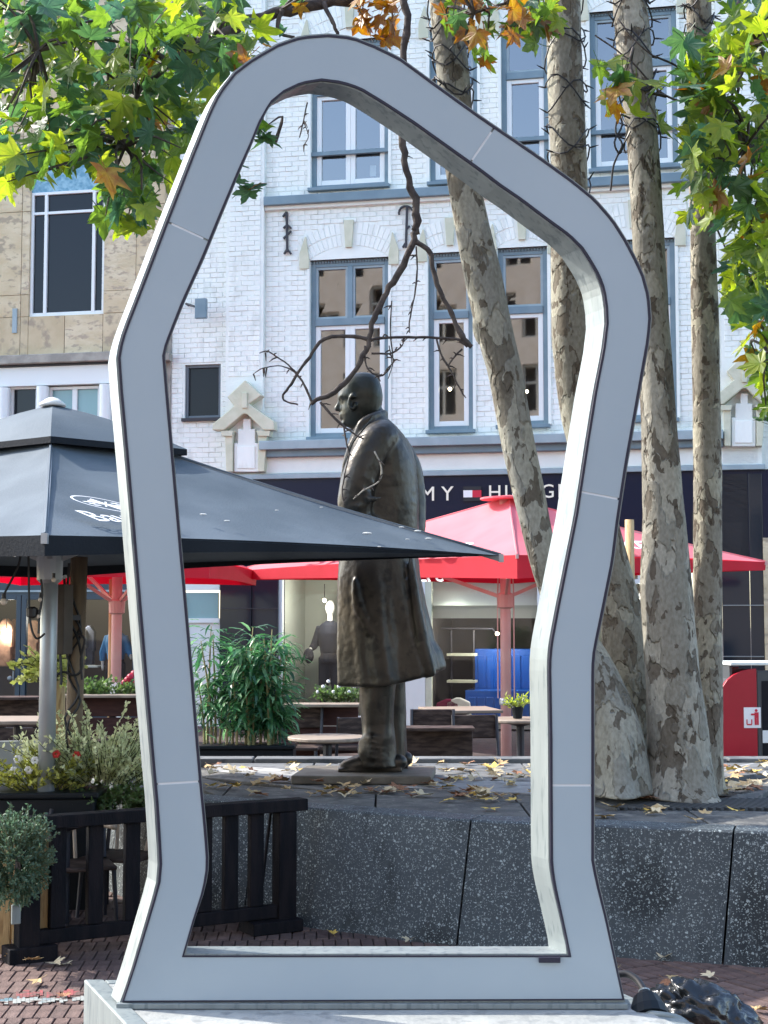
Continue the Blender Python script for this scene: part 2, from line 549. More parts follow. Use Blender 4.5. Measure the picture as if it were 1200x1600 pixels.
for a, b in zip(cuts[:-1], cuts[1:]):
    mb = MB()
    n = 10
    rows = []
    for i in range(n + 1):
        s = a + 0.005 + (b - a - 0.010) * i / n
        o_, nn = P(s), nrm(s)
        sh = Vector((-0.06, 0, 0))
        rows.append([o_ - nn * 0.20 + Vector((0, 0, 0.0)), o_ - nn * 0.012, o_ - nn * 0.003 + Vector((0, 0, -0.010)),
                     Vector((o_.x, o_.y, 0.0)) + nn * 0.035 + sh, Vector((o_.x, o_.y, 0.0)) - nn * 0.20 + sh])
    m_ = len(rows[0])
    vs = [p for r in rows for p in r]
    fs = []
    for i in range(n):
        for k in range(m_):
            fs.append((i*m_+k, (i+1)*m_+k, (i+1)*m_+(k+1) % m_, i*m_+(k+1) % m_))
    fs.append(tuple(range(m_))); fs.append(tuple(n*m_+k for k in range(m_-1, -1, -1)))
    mb.add(vs, [f[::-1] for f in fs]).build('wall_panel', M_terr, plateau)
# core and top: slabs laid in rows behind the wall panels
M_under = mat('joint_dark', (0.02, 0.02, 0.02, 1), 0.9)
inner = [P(LT * i / 60) - nrm(LT * i / 60) * 0.19 for i in range(61)]
far_y = atz(600, 1189, ZP).y
core = [(p.x, p.y) for p in inner] + [(5.2, far_y), (inner[0].x, far_y)]
MB().slab(core, 0.0, ZP - 0.035).build('plateau_core', M_under, plateau)
def frontline(x):
    """y of the inner edge of the coping at x"""
    best = None
    for p, q in zip(inner[:-1], inner[1:]):
        if (p.x - x) * (q.x - x) <= 0 and abs(p.x - q.x) > 1e-6 and q.x > p.x:
            y = p.y + (q.y - p.y) * (x - p.x) / (q.x - p.x)
            best = y if best is None else min(best, y)
    return best if best is not None else inner[0].y
row_specs = [(0.00, 0.62, M_slab2, 0.85), (0.63, 1.02, M_slab2, 1.1), (1.03, 1.62, M_slab3, 1.3), (1.63, 2.25, M_slab, 1.0), (2.26, 2.9, M_slab, 1.2), (2.91, 9.0, M_slab, 1.2)]
for (d0, d1, m, w) in row_specs:
    x = -2.35 + random.uniform(-.4, 0)
    while x < 4.6:
        x1 = x + w * random.uniform(0.92, 1.08)
        xa, xb = max(x, inner[0].x + 0.02 if d0 > 1 else -1.75), x1 - 0.012
        if xb - xa > 0.1:
            ya0, yb0 = frontline(xa) + d0, frontline(xb) + d0
            ya1, yb1 = min(frontline(xa) + d1, far_y), min(frontline(xb) + d1, far_y)
            lim = far_y - 0.1
            ya0, yb0, ya1, yb1 = (min(q, lim) for q in (ya0, yb0, ya1, yb1))
            if ya1 - ya0 > 0.06 or yb1 - yb0 > 0.06:
                z = ZP + random.uniform(-0.004, 0.0) - 0.002
                MB().slab([(xa, ya0), (xb, yb0), (xb, yb1 + .002), (xa, ya1 + .002)], ZP - 0.04, z).build('paving_slab', m, plateau, bevel=0.004)
        x = x1
for x0 in (-2.0, -0.9, 0.2, 1.3, 2.4, 3.5):
    MB().box(x0, x0 + 1.085, far_y - 0.09, far_y + 0.1, ZP - 0.3, ZP + 0.025).build('kerb_stone', M_slab, plateau, bevel=0.008)
# ribbed cast tree grate to the right of the trunks
M_grate = mat('cast_grate', (0.055, 0.06, 0.065, 1), 0.6, metal=0.3)
g0, g1 = atz(935, 1262, ZP + 0.01), atz(1210, 1248, ZP + 0.01)
gb = MB()
for i in range(46):
    x = g0.x + (g1.x + 0.9 - g0.x) * i / 46
    gb.bar((x + 0.10, g0.y - 0.02, ZP + 0.004), (x - 0.12, g0.y + 0.42, ZP + 0.004), 0.018, 0.016)
tg = gb.build('tree_grate', M_grate)
tag(tg, 'dark ribbed iron grate at the foot of the plane trees', 'tree grate')

# ================================================================ the frame sculpture
DF = 5.2
outer_px = [(191.8,1564),(210,1509),(241.5,1404),(249,1376),(251,1348),(248,1295),(245,1250),(241,1208),(224,1010),(207,805),(196,680),(186.2,575),(186,558),(190.7,533),(199.5,508),(217,463),(232,424),(259,353),(301,245),(329,175),(343,147),(367.5,115.5),(395.5,94.5),(435,72),(470,60),(512,57),(550,61),(585.5,75),(624,94),(680,135),(750,185.5),(820,233),(850,254),(895.5,287),(927,313),(955,345),(976,378),(990,405),(1002,430),(1011,463),(1013.5,498),(1011,529.5),(1004,568),(993.5,627.5),(976,725.5),(963,812),(955,877),(941,947),(927,1015),(924.5,1041),(924.5,1180),(924.5,1344.5),(930.5,1376),(944.5,1432),(972.5,1561)]
inner_px = [(285,1494),(301,1439),(317,1390),(322,1362),(322.7,1337.5),(318.5,1285),(310,1200),(297.5,1045),(276,805),(266,690.5),(257,589),(254.5,556),(259,536.5),(284,473),(316,402),(343,336),(371,269.5),(392,222),(404,192),(421,161),(442,143.5),(470,130),(501.5,125),(533,129),(561,138),(596,159),(645,191),(750,266),(780,289),(813,311.5),(850,339.5),(888.5,367.5),(909.5,388.5),(925,413),(935,431),(943,453),(947,480.5),(948,505),(943,547),(930.5,610),(916.5,697.5),(900,806),(885,880.5),(871,950.5),(860.5,1006.5),(858,1038),(860,1150),(860.5,1250),(861,1344.5),(863,1365.5),(867.5,1390),(880,1446),(890,1494)]
def resample(poly, a, b, n):
    """n+1 points along the polyline between the vertices nearest to a and b (b after a)"""
    V = [Vector((p[0], p[1])) for p in poly]
    def proj(q):
        q = Vector(q); best = (1e9, 0)
        for i in range(len(V) - 1):
            d = V[i+1] - V[i]
            t = max(0, min(1, (q - V[i]).dot(d) / d.length_squared))
            e = (V[i] + d * t - q).length
            if e < best[0]: best = (e, i + t)
        return best[1]
    s0, s1 = proj(a), proj(b)
    Ls = [0]
    for i in range(len(V) - 1):
        Ls.append(Ls[-1] + (V[i+1] - V[i]).length)
    g = lambda s: Ls[int(s)] + (s - int(s)) * (Ls[min(int(s)+1, len(V)-1)] - Ls[int(s)])
    l0, l1 = g(s0), g(s1)
    out = []
    for k in range(n + 1):
        l = l0 + (l1 - l0) * k / n
        for i in range(len(V) - 1):
            if l <= Ls[i+1] + 1e-9:
                out.append(V[i].lerp(V[i+1], (l - Ls[i]) / (Ls[i+1] - Ls[i])))
                break
        else:
            out.append(V[-1].copy())
    return out
O0, I0, O1, I1 = outer_px[0], inner_px[0], outer_px[-1], inner_px[-1]
JA = ((244.5,1225),(311,1221)); JB = ((266,349),(319,374)); JC = ((768,205),(736,252)); JD = ((966,780),(903,768)); JE = ((924.5,1227),(860.5,1227))
sections = [(O0, I0, (251,1350), (322.5,1340), 8), ((251,1350), (322.5,1340), JA[0], JA[1], 5), (JA[0], JA[1], (186,560), (254.5,556), 12), ((186,560), (254.5,556), JB[0], JB[1], 12),
            (JB[0], JB[1], (512,57), (501.5,125), 26), ((512,57), (501.5,125), JC[0], JC[1], 20), (JC[0], JC[1], (1013.5,498), (948,505), 30), ((1013.5,498), (948,505), JD[0], JD[1], 14),
            (JD[0], JD[1], JE[0], JE[1], 26), (JE[0], JE[1], (924.5,1344), (861,1344), 5), ((924.5,1344), (861,1344), O1, I1, 10)]
ringO, ringI, marks = [], [], {}
for k, (a, c, b, d, n) in enumerate(sections):
    marks[k] = len(ringO)
    ro, ri = resample(outer_px, a, b, n), resample(inner_px, c, d, n)
    ringO += ro[:-1]; ringI += ri[:-1]
ringO.append(Vector(O1)); ringI.append(Vector(I1))
nR = len(ringO)
def offset(ring, closed_pts, d):
    """move each ring point outward (d>0) across the band, in px"""
    return ring
def band(t):
    """points across the band: t=0 outer line, 1 inner line (px)"""
    return [o.lerp(i, t) for o, i in zip(ringO, ringI)]
def across(dpx_out=None, dpx_in=None):
    out = []
    for o, i in zip(ringO, ringI):
        w = (i - o).length
        if dpx_out is not None: out.append(o + (i - o) * (dpx_out / w))
        else: out.append(i + (o - i) * (dpx_in / w))
    return out
SK = Vector((-0.43 * 0.115, 0.115, 0))
sculpt = empty('frame_sculpture', at(580, 1566, DF), 0, 'tall grey illuminated outline frame with galvanised edges on a concrete base', 'sculpture')
fo = sculpt.location.copy()
def W(p, dy=0.0):
    return at(p[0], p[1], DF) + Vector((SK.x / 0.115 * dy, dy, 0)) - fo
# closed steel body: outer ring pushed 5 px out, inner ring 5 px in; bottom bar closes it
oo, ii = across(dpx_out=-5), across(dpx_in=-4)
oo[0] = Vector((186, 1569)); oo[-1] = Vector((977.5, 1567))
ii[0] = Vector((291, 1490)); ii[-1] = Vector((885, 1490))
body = MB()
vs = [W(p) for p in oo] + [W(p) for p in ii] + [W(p, 0.115) for p in oo] + [W(p, 0.115) for p in ii]
fs = []
for i in range(nR):
    j = (i + 1) % nR
    fs += [(i, nR + i, nR + j, j), (2*nR+i, 2*nR+j, 3*nR+j, 3*nR+i), (i, j, 2*nR+j, 2*nR+i), (nR+i, 3*nR+i, 3*nR+j, nR+j)]
ob = body.add(vs, fs).build('steel_body', M_galv, sculpt)
def strip(pa, pb, y, name, m, closed=True, rng=None, ends=0):
    mb = MB()
    idx = range(nR) if rng is None else rng
    pa = [pa[i] for i in idx]; pb = [pb[i] for i in idx]
    n = len(pa)
    A = [W(p, y) for p in pa]; B = [W(p, y) for p in pb]
    A2 = [W(p, 0.002) for p in pa]; B2 = [W(p, 0.002) for p in pb]
    fs = []
    for i in range(n if closed else n - 1):
        j = (i + 1) % n
        fs += [(i, n+i, n+j, j), (i, j, 2*n+j, 2*n+i), (n+i, 3*n+i, 3*n+j, n+j)]
    if not closed:
        fs += [(0, 2*n, 3*n, n), (n-1, 2*n-1, 4*n-1, 3*n-1)]
    return mb.add(A + B + A2 + B2, fs).build(name, m, sculpt)
strip(across(dpx_out=-2.0), across(dpx_out=1.8), -0.006, 'seal_strip', M_black)
strip(across(dpx_in=1.8), across(dpx_in=-2.0), -0.006, 'seal_strip', M_black)
pO, pI = across(dpx_out=1.6), across(dpx_in=1.6)
def seg(k0, k1):
    return list(range(marks[k0], (marks[k1] if k1 in marks else nR - 1) + 1))
def panel(idx, gap=True):
    A = [pO[i].copy() for i in idx]; B = [pI[i].copy() for i in idx]
    g = 1.7
    for L_ in (A, B):
        L_[0] = L_[0] + (L_[1] - L_[0]).normalized() * g
        L_[-1] = L_[-1] + (L_[-2] - L_[-1]).normalized() * g
    n = len(A)
    mb = MB()
    y = -0.004
    va = [W(p, y) for p in A]; vb = [W(p, y) for p in B]
    va2 = [W(p, 0.001) for p in A]; vb2 = [W(p, 0.001) for p in B]
    fs = []
    for i in range(n - 1):
        j = i + 1
        fs += [(i, n+i, n+j, j), (i, j, 2*n+j, 2*n+i), (n+i, 3*n+i, 3*n+j, n+j)]
    fs += [(0, 2*n, 3*n, n), (n-1, 2*n-1, 4*n-1, 3*n-1)]
    mb.add(va + vb + va2 + vb2, fs).build('light_panel', M_face, sculpt)
panel(seg(2, 4)); panel(seg(4, 6)); panel(seg(6, 8)); panel(seg(8, 9))
# lower panel: down the left leg, along the bottom bar, up the right leg
lo = list(range(marks[9], nR)) + list(range(0, marks[2] + 1))
panel(lo)
M_jointl = mat('pale_joint', (0.62, 0.64, 0.66, 1), 0.4)
for (o, i) in (JA, JB, JC, JD, JE):
    o, i = Vector(o), Vector(i)
    t = (i - o).normalized(); s = Vector((-t.y, t.x)) * 1.7
    q = [W(o + t*2 - s, -0.0025), W(i - t*2 - s, -0.0025), W(i - t*2 + s, -0.0025), W(o + t*2 + s, -0.0025)]
    MB().add(q, [(0, 1, 2, 3)]).build('panel_joint', M_jointl, sculpt)
# base flange and the small black box on the bottom bar
a, b = W((183, 1569)), W((980, 1567))
MB().box(a.x, b.x, -0.02, 0.15, a.z - 0.012, a.z + 0.006).build('base_flange', M_galv, sculpt, bevel=0.002)
a, b = W((841, 1494)), W((875, 1503))
MB().box(a.x, b.x, -0.016, -0.0065, b.z, a.z).build('black_bracket', M_black, sculpt, bevel=0.002)
# ---- the base block
zb = (fo + a).z
ZB = at(190, 1571, DF).z - 0.004
base = empty('sculpture_base', (at(580, 1571, DF).x, DF, 0), 0, 'low concrete block in a galvanised steel rim carrying the tall frame', 'base')
bo = base.location.copy()
bl = atz(131, 1530, ZB) - bo           # back-left corner
dirv = Vector((0.43, -1, 0))
br = atz(924, 1528, ZB) - bo; br.z = ZB; bl.z = ZB
br = Vector((br.x + 0.02, bl.y, ZB))
Lf = 1.35
def skew(p, t, s=0.0):
    return (p.x + dirv.x * t + s, p.y - t)
rw = 0.075
MB().slab([skew(bl, 0), skew(bl, 0, rw), skew(bl, Lf, rw), skew(bl, Lf)], ZB - 0.26, ZB).build('steel_rim', M_galv, base, bevel=0.006)
MB().slab([skew(br, 0), skew(br, 0, -rw), skew(br, Lf, -rw), skew(br, Lf)], ZB - 0.26, ZB - 0.01).build('steel_rim', M_galv, base, bevel=0.006)
MB().slab([skew(bl, 0, rw + .003), skew(bl, 0.05, rw + .003), skew(br, 0.05, -rw - .003), skew(br, 0, -rw - .003)], ZB - 0.26, ZB - 0.002).build('steel_rim', M_galv, base, bevel=0.004)
MB().slab([skew(bl, 0.053, rw + 0.004), skew(br, 0.053, -rw - 0.004), skew(br, Lf - .02, -rw - 0.004), skew(bl, Lf - .02, rw + 0.004)], 0.0, ZB - 0.006).build('concrete_slab', M_conc, base)
pl = [skew(bl, 0.01, 0.012), skew(br, 0.01, -0.012), skew(br, Lf - 0.02, -0.012), skew(bl, Lf - 0.02, 0.012)]
MB().slab(pl, 0.0, ZB - 0.262).build('steel_frame', M_galv, base)

# ================================================================ facades
FA = R(11.5)
FO = Vector((0, 22.0, 0))
FU = Vector((math.cos(FA), -math.sin(FA), 0))
FN = Vector((math.sin(FA), math.cos(FA), 0))        # into the wall
def fac(px, py, y=0.0):
    r = ray(px, py)
    o = Vector((0, 0, CAMZ))
    t = ((FO - o).dot(FN) + y) / r.dot(FN)
    p = o + r * t
    return (p - FO).dot(FU), p.z
def fr(px0, py0, px1, py1, y=0.0):
    mx, my = (px0 + px1) / 2, (py0 + py1) / 2
    return fac(px0, my, y)[0], fac(px1, my, y)[0], fac(mx, py1, y)[1], fac(mx, py0, y)[1]
def fbox(parent, name, m, px0, py0, px1, py1, y0, y1, bevel=0):
    u0, u1, z0, z1 = fr(px0, py0, px1, py1, y0)
    return MB().box(u0, u1, y0, y1, z0, z1).build(name, m, parent, bevel=bevel)
def lbox(parent, name, m, u0, u1, z0, z1, y0, y1, bevel=0):
    return MB().box(u0, u1, y0, y1, z0, z1).build(name, m, parent, bevel=bevel)
def wall(parent, name, m, u0, u1, z0, z1, holes, y0, y1):
    us = sorted({u0, u1} | {min(max(h[k], u0), u1) for h in holes for k in (0, 1)})
    zs = sorted({z0, z1} | {min(max(h[k], z0), z1) for h in holes for k in (2, 3)})
    mb = MB()
    for a, b in zip(us[:-1], us[1:]):
        run = None
        for c, d in zip(zs[:-1], zs[1:]):
            hit = any(h[0] < (a+b)/2 < h[1] and h[2] < (c+d)/2 < h[3] for h in holes)
            if not hit:
                run = [run[0], d] if run else [c, d]
            if hit and run:
                mb.box(a, b, y0, y1, run[0], run[1]); run = None
        if run: mb.box(a, b, y0, y1, run[0], run[1])
    return mb.build(name, m, parent)

BL, BH, GAP = 0.205, 0.078, 0.0045
brick_unit = None
def wall_brick(w, h, d=0.0085):
    b = MB(); e = 0.005
    return b.add([(-w/2, 0.004, -h/2), (w/2, 0.004, -h/2), (w/2, 0.004, h/2), (-w/2, 0.004, h/2),
                  (-w/2+.002, -d+e, -h/2+.002), (w/2-.002, -d+e, -h/2+.002), (w/2-.002, -d+e, h/2-.002), (-w/2+.002, -d+e, h/2-.002),
                  (-w/2+e, -d, -h/2+e), (w/2-e, -d, -h/2+e), (w/2-e, -d, h/2-e), (-w/2+e, -d, h/2-e)],
                 [(8, 9, 10, 11)] + [(a+k, a+(k+1) % 4, a+4+(k+1) % 4, a+4+k) for a in (0, 4) for k in range(4)])
WB = wall_brick(BL - GAP, BH - GAP).mesh('brick', M_white)
brick_quota = [300]
def lay(parent, u0, u1, z0, z1, y, holes=(), avoid=None, stuff=None, singles=None):
    """running bond of single bricks; clipped ones and those outside `singles` go into the joined mesh"""
    j = 0
    z = z0 + BH / 2
    while z + BH / 2 <= z1 + 1e-6:
        spans = [(u0, u1)]
        for h in holes:
            if h[2] - 0.005 < z + BH/2 and z - BH/2 < h[3] + 0.005:
                ns = []
                for a, b in spans:
                    if h[1] <= a or h[0] >= b: ns.append((a, b)); continue
                    if h[0] > a: ns.append((a, h[0]))
                    if h[1] < b: ns.append((h[1], b))
                spans = ns
        for a, b in spans:
            k = math.floor((a - u0) / BL) - 1
            while True:
                l = u0 + (k + 0.5 * (j % 2)) * BL
                r = l + BL
                k += 1
                if l >= b: break
                l2, r2 = max(l, a), min(r, b)
                if r2 - l2 < 0.035: continue
                uc, w = (l2 + r2) / 2, r2 - l2
                if avoid and avoid(uc, z): continue
                yy = y + random.uniform(-0.005, 0.003)
                rx, rz = random.uniform(-.035, .035), random.uniform(-.02, .02)
                if w > BL - 0.002 and brick_quota[0] > 0 and singles and singles(uc, z):
                    o = link('brick', WB, parent)
                    o.location = (uc, yy, z)
                    o.rotation_euler = (rx, 0, rz)
                    brick_quota[0] -= 1
                else:
                    s = wall_brick(w - GAP, BH - GAP)
                    mt = Matrix.Translation((uc, yy, z)) @ Matrix.Rotation(rx, 4, 'X') @ Matrix.Rotation(rz, 4, 'Z')
                    stuff.add([mt @ Vector(v) for v in s.v], s.f)
        z += BH
        j += 1

wb = empty('white_brick_building', FO, -FA, 'white painted brick building with blue-grey windows and navy shop front', 'building')
bb = empty('limestone_building', FO, -FA, 'beige limestone building with white framed windows behind the grey parasol', 'building')
TOP = 12.3
uL, uP0, uP1, uR0, uR1, uE = (fac(p, 500)[0] for p in (268, 356, 414, 1126, 1186, 1330))
zCor = fac(600, 700)[1]
zSignT = fac(600, 746)[1]
# windows ------------------------------------------------------------
WIN = {'m1': (484, 404, 607, 682), 'm2': (669, 394, 739, 672), 'm3': (778, 386, 856, 664), 'm4': (928, 374, 1056, 655),
       'u1': (486, 62, 607, 292), 'u2': (671, 44, 746, 284), 'u3': (783, 34, 857, 274), 'u4': (922, 14, 1058, 262)}
SM = (288, 569, 344, 653)
holes = {k: fr(*v) for k, v in WIN.items()}
hs = list(holes.values())
def archinfo(h):
    u0, u1, z0, z1 = h
    w = u1 - u0; rise = 0.13 * w + 0.03
    rad = (w*w/4 + rise*rise) / (2*rise)
    return (u0+u1)/2, z1 + rise - rad, rad, rise
def avoid_main(u, z):
    for h in hs:
        c, zc, rad, rise = archinfo(h)
        if h[0] - 0.20 < u < h[1] + 0.20 and z > h[3] - 0.05:
            if math.hypot(u - c, z - zc) < rad + 0.40: return True
    return False
zs0 = zCor + 0.02
wall(wb, 'wall', M_whitem, uP1, uR0, zs0, TOP, hs, 0.0, 0.32)
wall(wb, 'wall', M_whitem, uL, uP0, fac(300, 905)[1], TOP, [fr(*SM)], 0.02, 0.32)
wall(wb, 'pilaster', M_whitem, uP0, uP1, zSignT, TOP, [], -0.10, 0.32)
wall(wb, 'pilaster', M_whitem, uR0, uR1, zSignT, TOP, [], -0.10, 0.32)
wall(wb, 'wall', M_whitem, uR1, uE + 3, 0, TOP, [], 0.0, 0.32)
stuffb = MB()
zone = lambda u, z: (uP1 + 0.02 < u < fac(668, 500)[0] and zs0 < z < fac(600, 322)[1])
lay(wb, uP1 + .01, uR0 - .01, zs0 + 0.02, TOP, 0.0, hs, avoid_main, stuffb, zone)
lay(wb, uL + .01, uP0 - .02, fac(300, 905)[1], TOP, 0.02, [tuple(a + b for a, b in zip(fr(*SM), (-.03, .03, -.05, .02)))], None, stuffb)
lay(wb, uP0 + .045, uP1 - .045, fac(380, 590)[1], TOP, -0.10, (), None, stuffb)
lay(wb, uR0 + .045, uR1 - .045, fac(1150, 560)[1], TOP, -0.10, (), None, stuffb)
lay(wb, uR1 + .02, uE + 1, zs0, TOP, 0.0, (), None, stuffb)
# arches: radial bricks, tympanum, keystone and skewbacks --------------
for key, h in holes.items():
    c, zc, rad, rise = archinfo(h)
    half = math.asin((h[1]-h[0]) / 2 / rad)
    n = max(9, int(2*half*(rad+.1) / 0.072)) | 1
    for i in range(n):
        t = -half + 2*half*(i + .5)/n
        if abs(t) < 0.07 / rad * 1.0: continue
        for (r0, r1) in ((rad + 0.01, rad + 0.185), (rad + 0.195, rad + 0.375)):
            w = 2*half*(r0+r1)/2/n - 0.010
            s = wall_brick(w, r1 - r0)
            mt = Matrix.Translation((c, random.uniform(-.004, .003), zc)) @ Matrix.Rotation(t, 4, 'Y') @ Matrix.Translation((0, 0, (r0+r1)/2))
            stuffb.add([mt @ Vector(v) for v in s.v], s.f)
    arc = [(c + rad*math.sin(a), zc + rad*math.cos(a)) for a in [half*(1 - 2*k/14) for k in range(15)]]
    MB().prism([(h[0], h[3]), (h[1], h[3])] + arc, 0.0-0.006, 0.05).build('tympanum', M_whitem, wb)
    zt = zc + rad
    kb = MB().prism([(c - 0.05, zt - .02), (c + 0.05, zt - .02), (c + 0.075, zt + 0.40), (c - 0.075, zt + 0.40)], -0.045, 0.0)
    kb.build('keystone', M_trimg, wb)
    for sgn, ue in ((-1, h[0]), (1, h[1])):
        zz = h[3]
        MB().prism([(ue + sgn*0.01, zz - 0.13), (ue + sgn*0.16, zz - 0.13), (ue + sgn*0.16, zz + .10), (ue + sgn*0.075, zz + 0.36), (ue + sgn*0.06, zz + 0.36), (ue + sgn*0.01, zz + 0.02)], -0.04, 0.0).build('skewback', M_trimg, wb)
    # white slender band down both sides of the opening
    for ue, s in ((h[0], -1), (h[1], 1)):
        a, b = sorted((ue, ue + s*0.045))
        lbox(wb, 'window_surround', M_whitem, a, b, h[2], h[3] - .135, -0.03, 0.0)
tag(stuffb.build('bricks', M_white, wb), kind='stuff')
def window(h, cols, zt, white=True, bluew=0.075, low_bar=None):
    u0, u1, z0, z1 = h
    fb = MB()
    yf, yb = 0.07, 0.15
    fb.box(u0, u0 + bluew, yf, yb, z0, z1); fb.box(u1 - bluew, u1, yf, yb, z0, z1)
    fb.box(u0 + bluew, u1 - bluew, yf + .001, yb, z1 - 0.10, z1)
    fb.box(u0 + bluew, u1 - bluew, yf + .001, yb, z0, z0 + 0.07)
    fb.box(u0 + bluew, u1 - bluew, yf - 0.02, yb, zt - 0.055, zt + 0.055)
    w = (u1 - u0 - 2*bluew) / cols
    for k in range(1, cols):
        um = u0 + bluew + w*k
        fb.box(um - 0.04, um + 0.04, yf - .012, yb, zt + .055, z1 - .10)
    win = fb.build('window', M_blue, wb, bevel=0.006)
    dent = MB()
    k = u0
    while k < u1 - 0.03:
        dent.box(k, k + 0.022, yf - 0.022, yf, z1 - 0.045, z1 - 0.004); k += 0.045
    dent.build('dentil_strip', M_blue, win)
    for k in range(cols):
        a, b = u0 + bluew + w*k + (0.04 if k else 0), u0 + bluew + w*(k+1) - (0.04 if k < cols-1 else 0)
        ib = MB(); iw = 0.035
        ib.box(a, a+iw, yf+.015, yb-.01, zt+.055, z1-.1); ib.box(b-iw, b, yf+.015, yb-.01, zt+.055, z1-.1)
        ib.box(a+iw, b-iw, yf+.016, yb-.01, zt+.055, zt+.055+iw); ib.box(a+iw, b-iw, yf+.016, yb-.01, z1-.1-iw, z1-.1)
        ib.build('sash', M_blue2 if True else M_blue, win)
        MB().add([(a+iw, .12, zt+.09), (b-iw, .12, zt+.09), (b-iw, .12 + random.uniform(-.006, .006), z1-.135), (a+iw, .12, z1-.135)], [(0, 1, 2, 3)]).build('pane', M_glass, win)
        a, b = u0 + bluew + w*k, u0 + bluew + w*(k+1)
        cw = 0.075
        cb = MB()
        cb.box(a, a+cw, yf+.01, yb-.01, z0+.07, zt-.055); cb.box(b-cw, b-.002, yf+.01, yb-.01, z0+.07, zt-.055)
        cb.box(a+cw, b-cw, yf+.011, yb-.01, z0+.07, z0+.07+cw); cb.box(a+cw, b-cw, yf+.011, yb-.01, zt-.055-cw*.8, zt-.055)
        cb.build('casement', M_wframe, win, bevel=0.005)
        dx = random.uniform(-.008, .008)
        MB().add([(a+cw, .12, z0+.14), (b-cw, .12 + dx, z0+.14), (b-cw, .12 + dx, zt-.11), (a+cw, .12, zt-.11)], [(0, 1, 2, 3)]).build('pane', M_glass, win)
    if low_bar:
        MB().box(u0 - .02, u1 + .02, yf - 0.05, yf + .012, low_bar - .03, low_bar + .03).build('guard_rail', M_blue, win)
    MB().box(u0 - 0.0, u1 + 0.0, 0.16, 0.30, z0, z1).build('room_back', M_dark, win) if False else None
    return win
for key, h in holes.items():
    if key[0] == 'm':
        zt = fac((WIN[key][0] + WIN[key][2]) / 2, WIN[key][1] + 97)[1]
        window(h, 2 if key in ('m1', 'm4') else 1, zt)
    else:
        zt = h[2] + (h[3]-h[2]) * 0.66
        window(h, 2 if key in ('u1', 'u4') else 1, zt, low_bar=h[2] + (h[3]-h[2]) * 0.24)
# rooms behind the upper floors (brownish inside, open to the glass)
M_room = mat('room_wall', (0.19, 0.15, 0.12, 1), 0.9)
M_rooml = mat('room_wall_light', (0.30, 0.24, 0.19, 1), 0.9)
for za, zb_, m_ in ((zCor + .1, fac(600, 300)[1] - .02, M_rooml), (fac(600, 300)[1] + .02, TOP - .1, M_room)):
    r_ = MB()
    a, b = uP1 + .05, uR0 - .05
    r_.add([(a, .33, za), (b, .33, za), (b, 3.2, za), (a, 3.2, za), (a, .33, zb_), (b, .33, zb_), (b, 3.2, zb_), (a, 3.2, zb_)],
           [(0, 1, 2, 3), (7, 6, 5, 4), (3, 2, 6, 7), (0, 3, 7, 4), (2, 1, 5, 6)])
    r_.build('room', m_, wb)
# papers and a folded sheet behind the upper left window
pb = MB()
for q in range(7):
    x = random.uniform(*[fac(p, 260)[0] for p in (560, 600)]); z = fac(580, 275)[1] + random.uniform(0, .22)
    pb.box(x, x + random.uniform(.05, .14), .30 + q*.01, .305 + q*.01, z - .12, z + .05)
pb.build('papers', M_wframe, wb)
# roof block behind the facade
lbox(wb, 'roof', M_dark, uL, uE + 3, TOP, TOP + .25, -0.25, 9.0)
lbox(wb, 'rear_block', M_whitem, uL, uE + 3, 4.6, TOP - .02, 3.4, 9.0)
# sill bands and cornices ------------------------------------------------
def strip_band(name, m, py0, py1, y0, y1, zoff=0, ua=None, ub=None, bevel=0.01):
    z1, z0 = fac(600, py0, y0)[1] + zoff, fac(600, py1, y0)[1] + zoff
    return lbox(wb, name, m, uP1 + .001 if ua is None else ua, uR0 - .001 if ub is None else ub, z0, z1, y0, y1, bevel)
strip_band('sill_band', M_blue, 296, 310, -0.14, 0.0)
strip_band('sill_moulding', M_whitem, 310, 318, -0.07, 0.0)
strip_band('cornice', M_blue2, 684, 698, -0.30, 0.0)
strip_band('cornice_moulding', M_blue, 698, 710, -0.20, 0.0)
strip_band('fascia', M_whitem, 711, 737, -0.10, 0.0, ua=uP0 + .06, ub=uR1 - .05)
strip_band('fascia_moulding', M_blue2, 737, 745, -0.17, 0.0, ua=uP0 - .02, ub=uR1 + .04)
for key in ('m1', 'm2', 'm3', 'm4', 'u1', 'u2', 'u3', 'u4'):
    h = holes[key]
    lbox(wb, 'window_sill', M_blue, h[0] - .03, h[1] + .03, h[2] - .055, h[2] - .001, -0.10, 0.10, .006)
# small window in the left bay
M_smallpane = mat('dark_pane', (.012, .014, .018, 1), .1, spec=.2)
h = fr(*SM)
sw = MB()
fw = .045
sw.box(h[0], h[0]+fw, .06, .14, h[2], h[3]); sw.box(h[1]-fw, h[1], .06, .14, h[2], h[3]); sw.box(h[0]+fw, h[1]-fw, .061, .14, h[2], h[2]+fw); sw.box(h[0]+fw, h[1]-fw, .061, .14, h[3]-fw, h[3])
M_grey = mat('grey_window_paint', (0.10, 0.125, 0.15, 1), .45)
swo = sw.build('window', M_grey, wb, bevel=.004)
MB().add([(h[0]+fw, .11, h[2]+fw), (h[1]-fw, .11, h[2]+fw), (h[1]-fw, .11, h[3]-fw), (h[0]+fw, .11, h[3]-fw)], [(0, 1, 2, 3)]).build('pane', M_smallpane, swo)
MB().box(h[0]-.03, h[1]+.02, -0.05, .1, h[2]-.05, h[2]-.002).build('sill', M_iron, swo)
lbox(wb, 'room_back', M_dark, h[0] - .2, h[1] + .2, h[2] - .2, h[3] + .2, .8, .85)
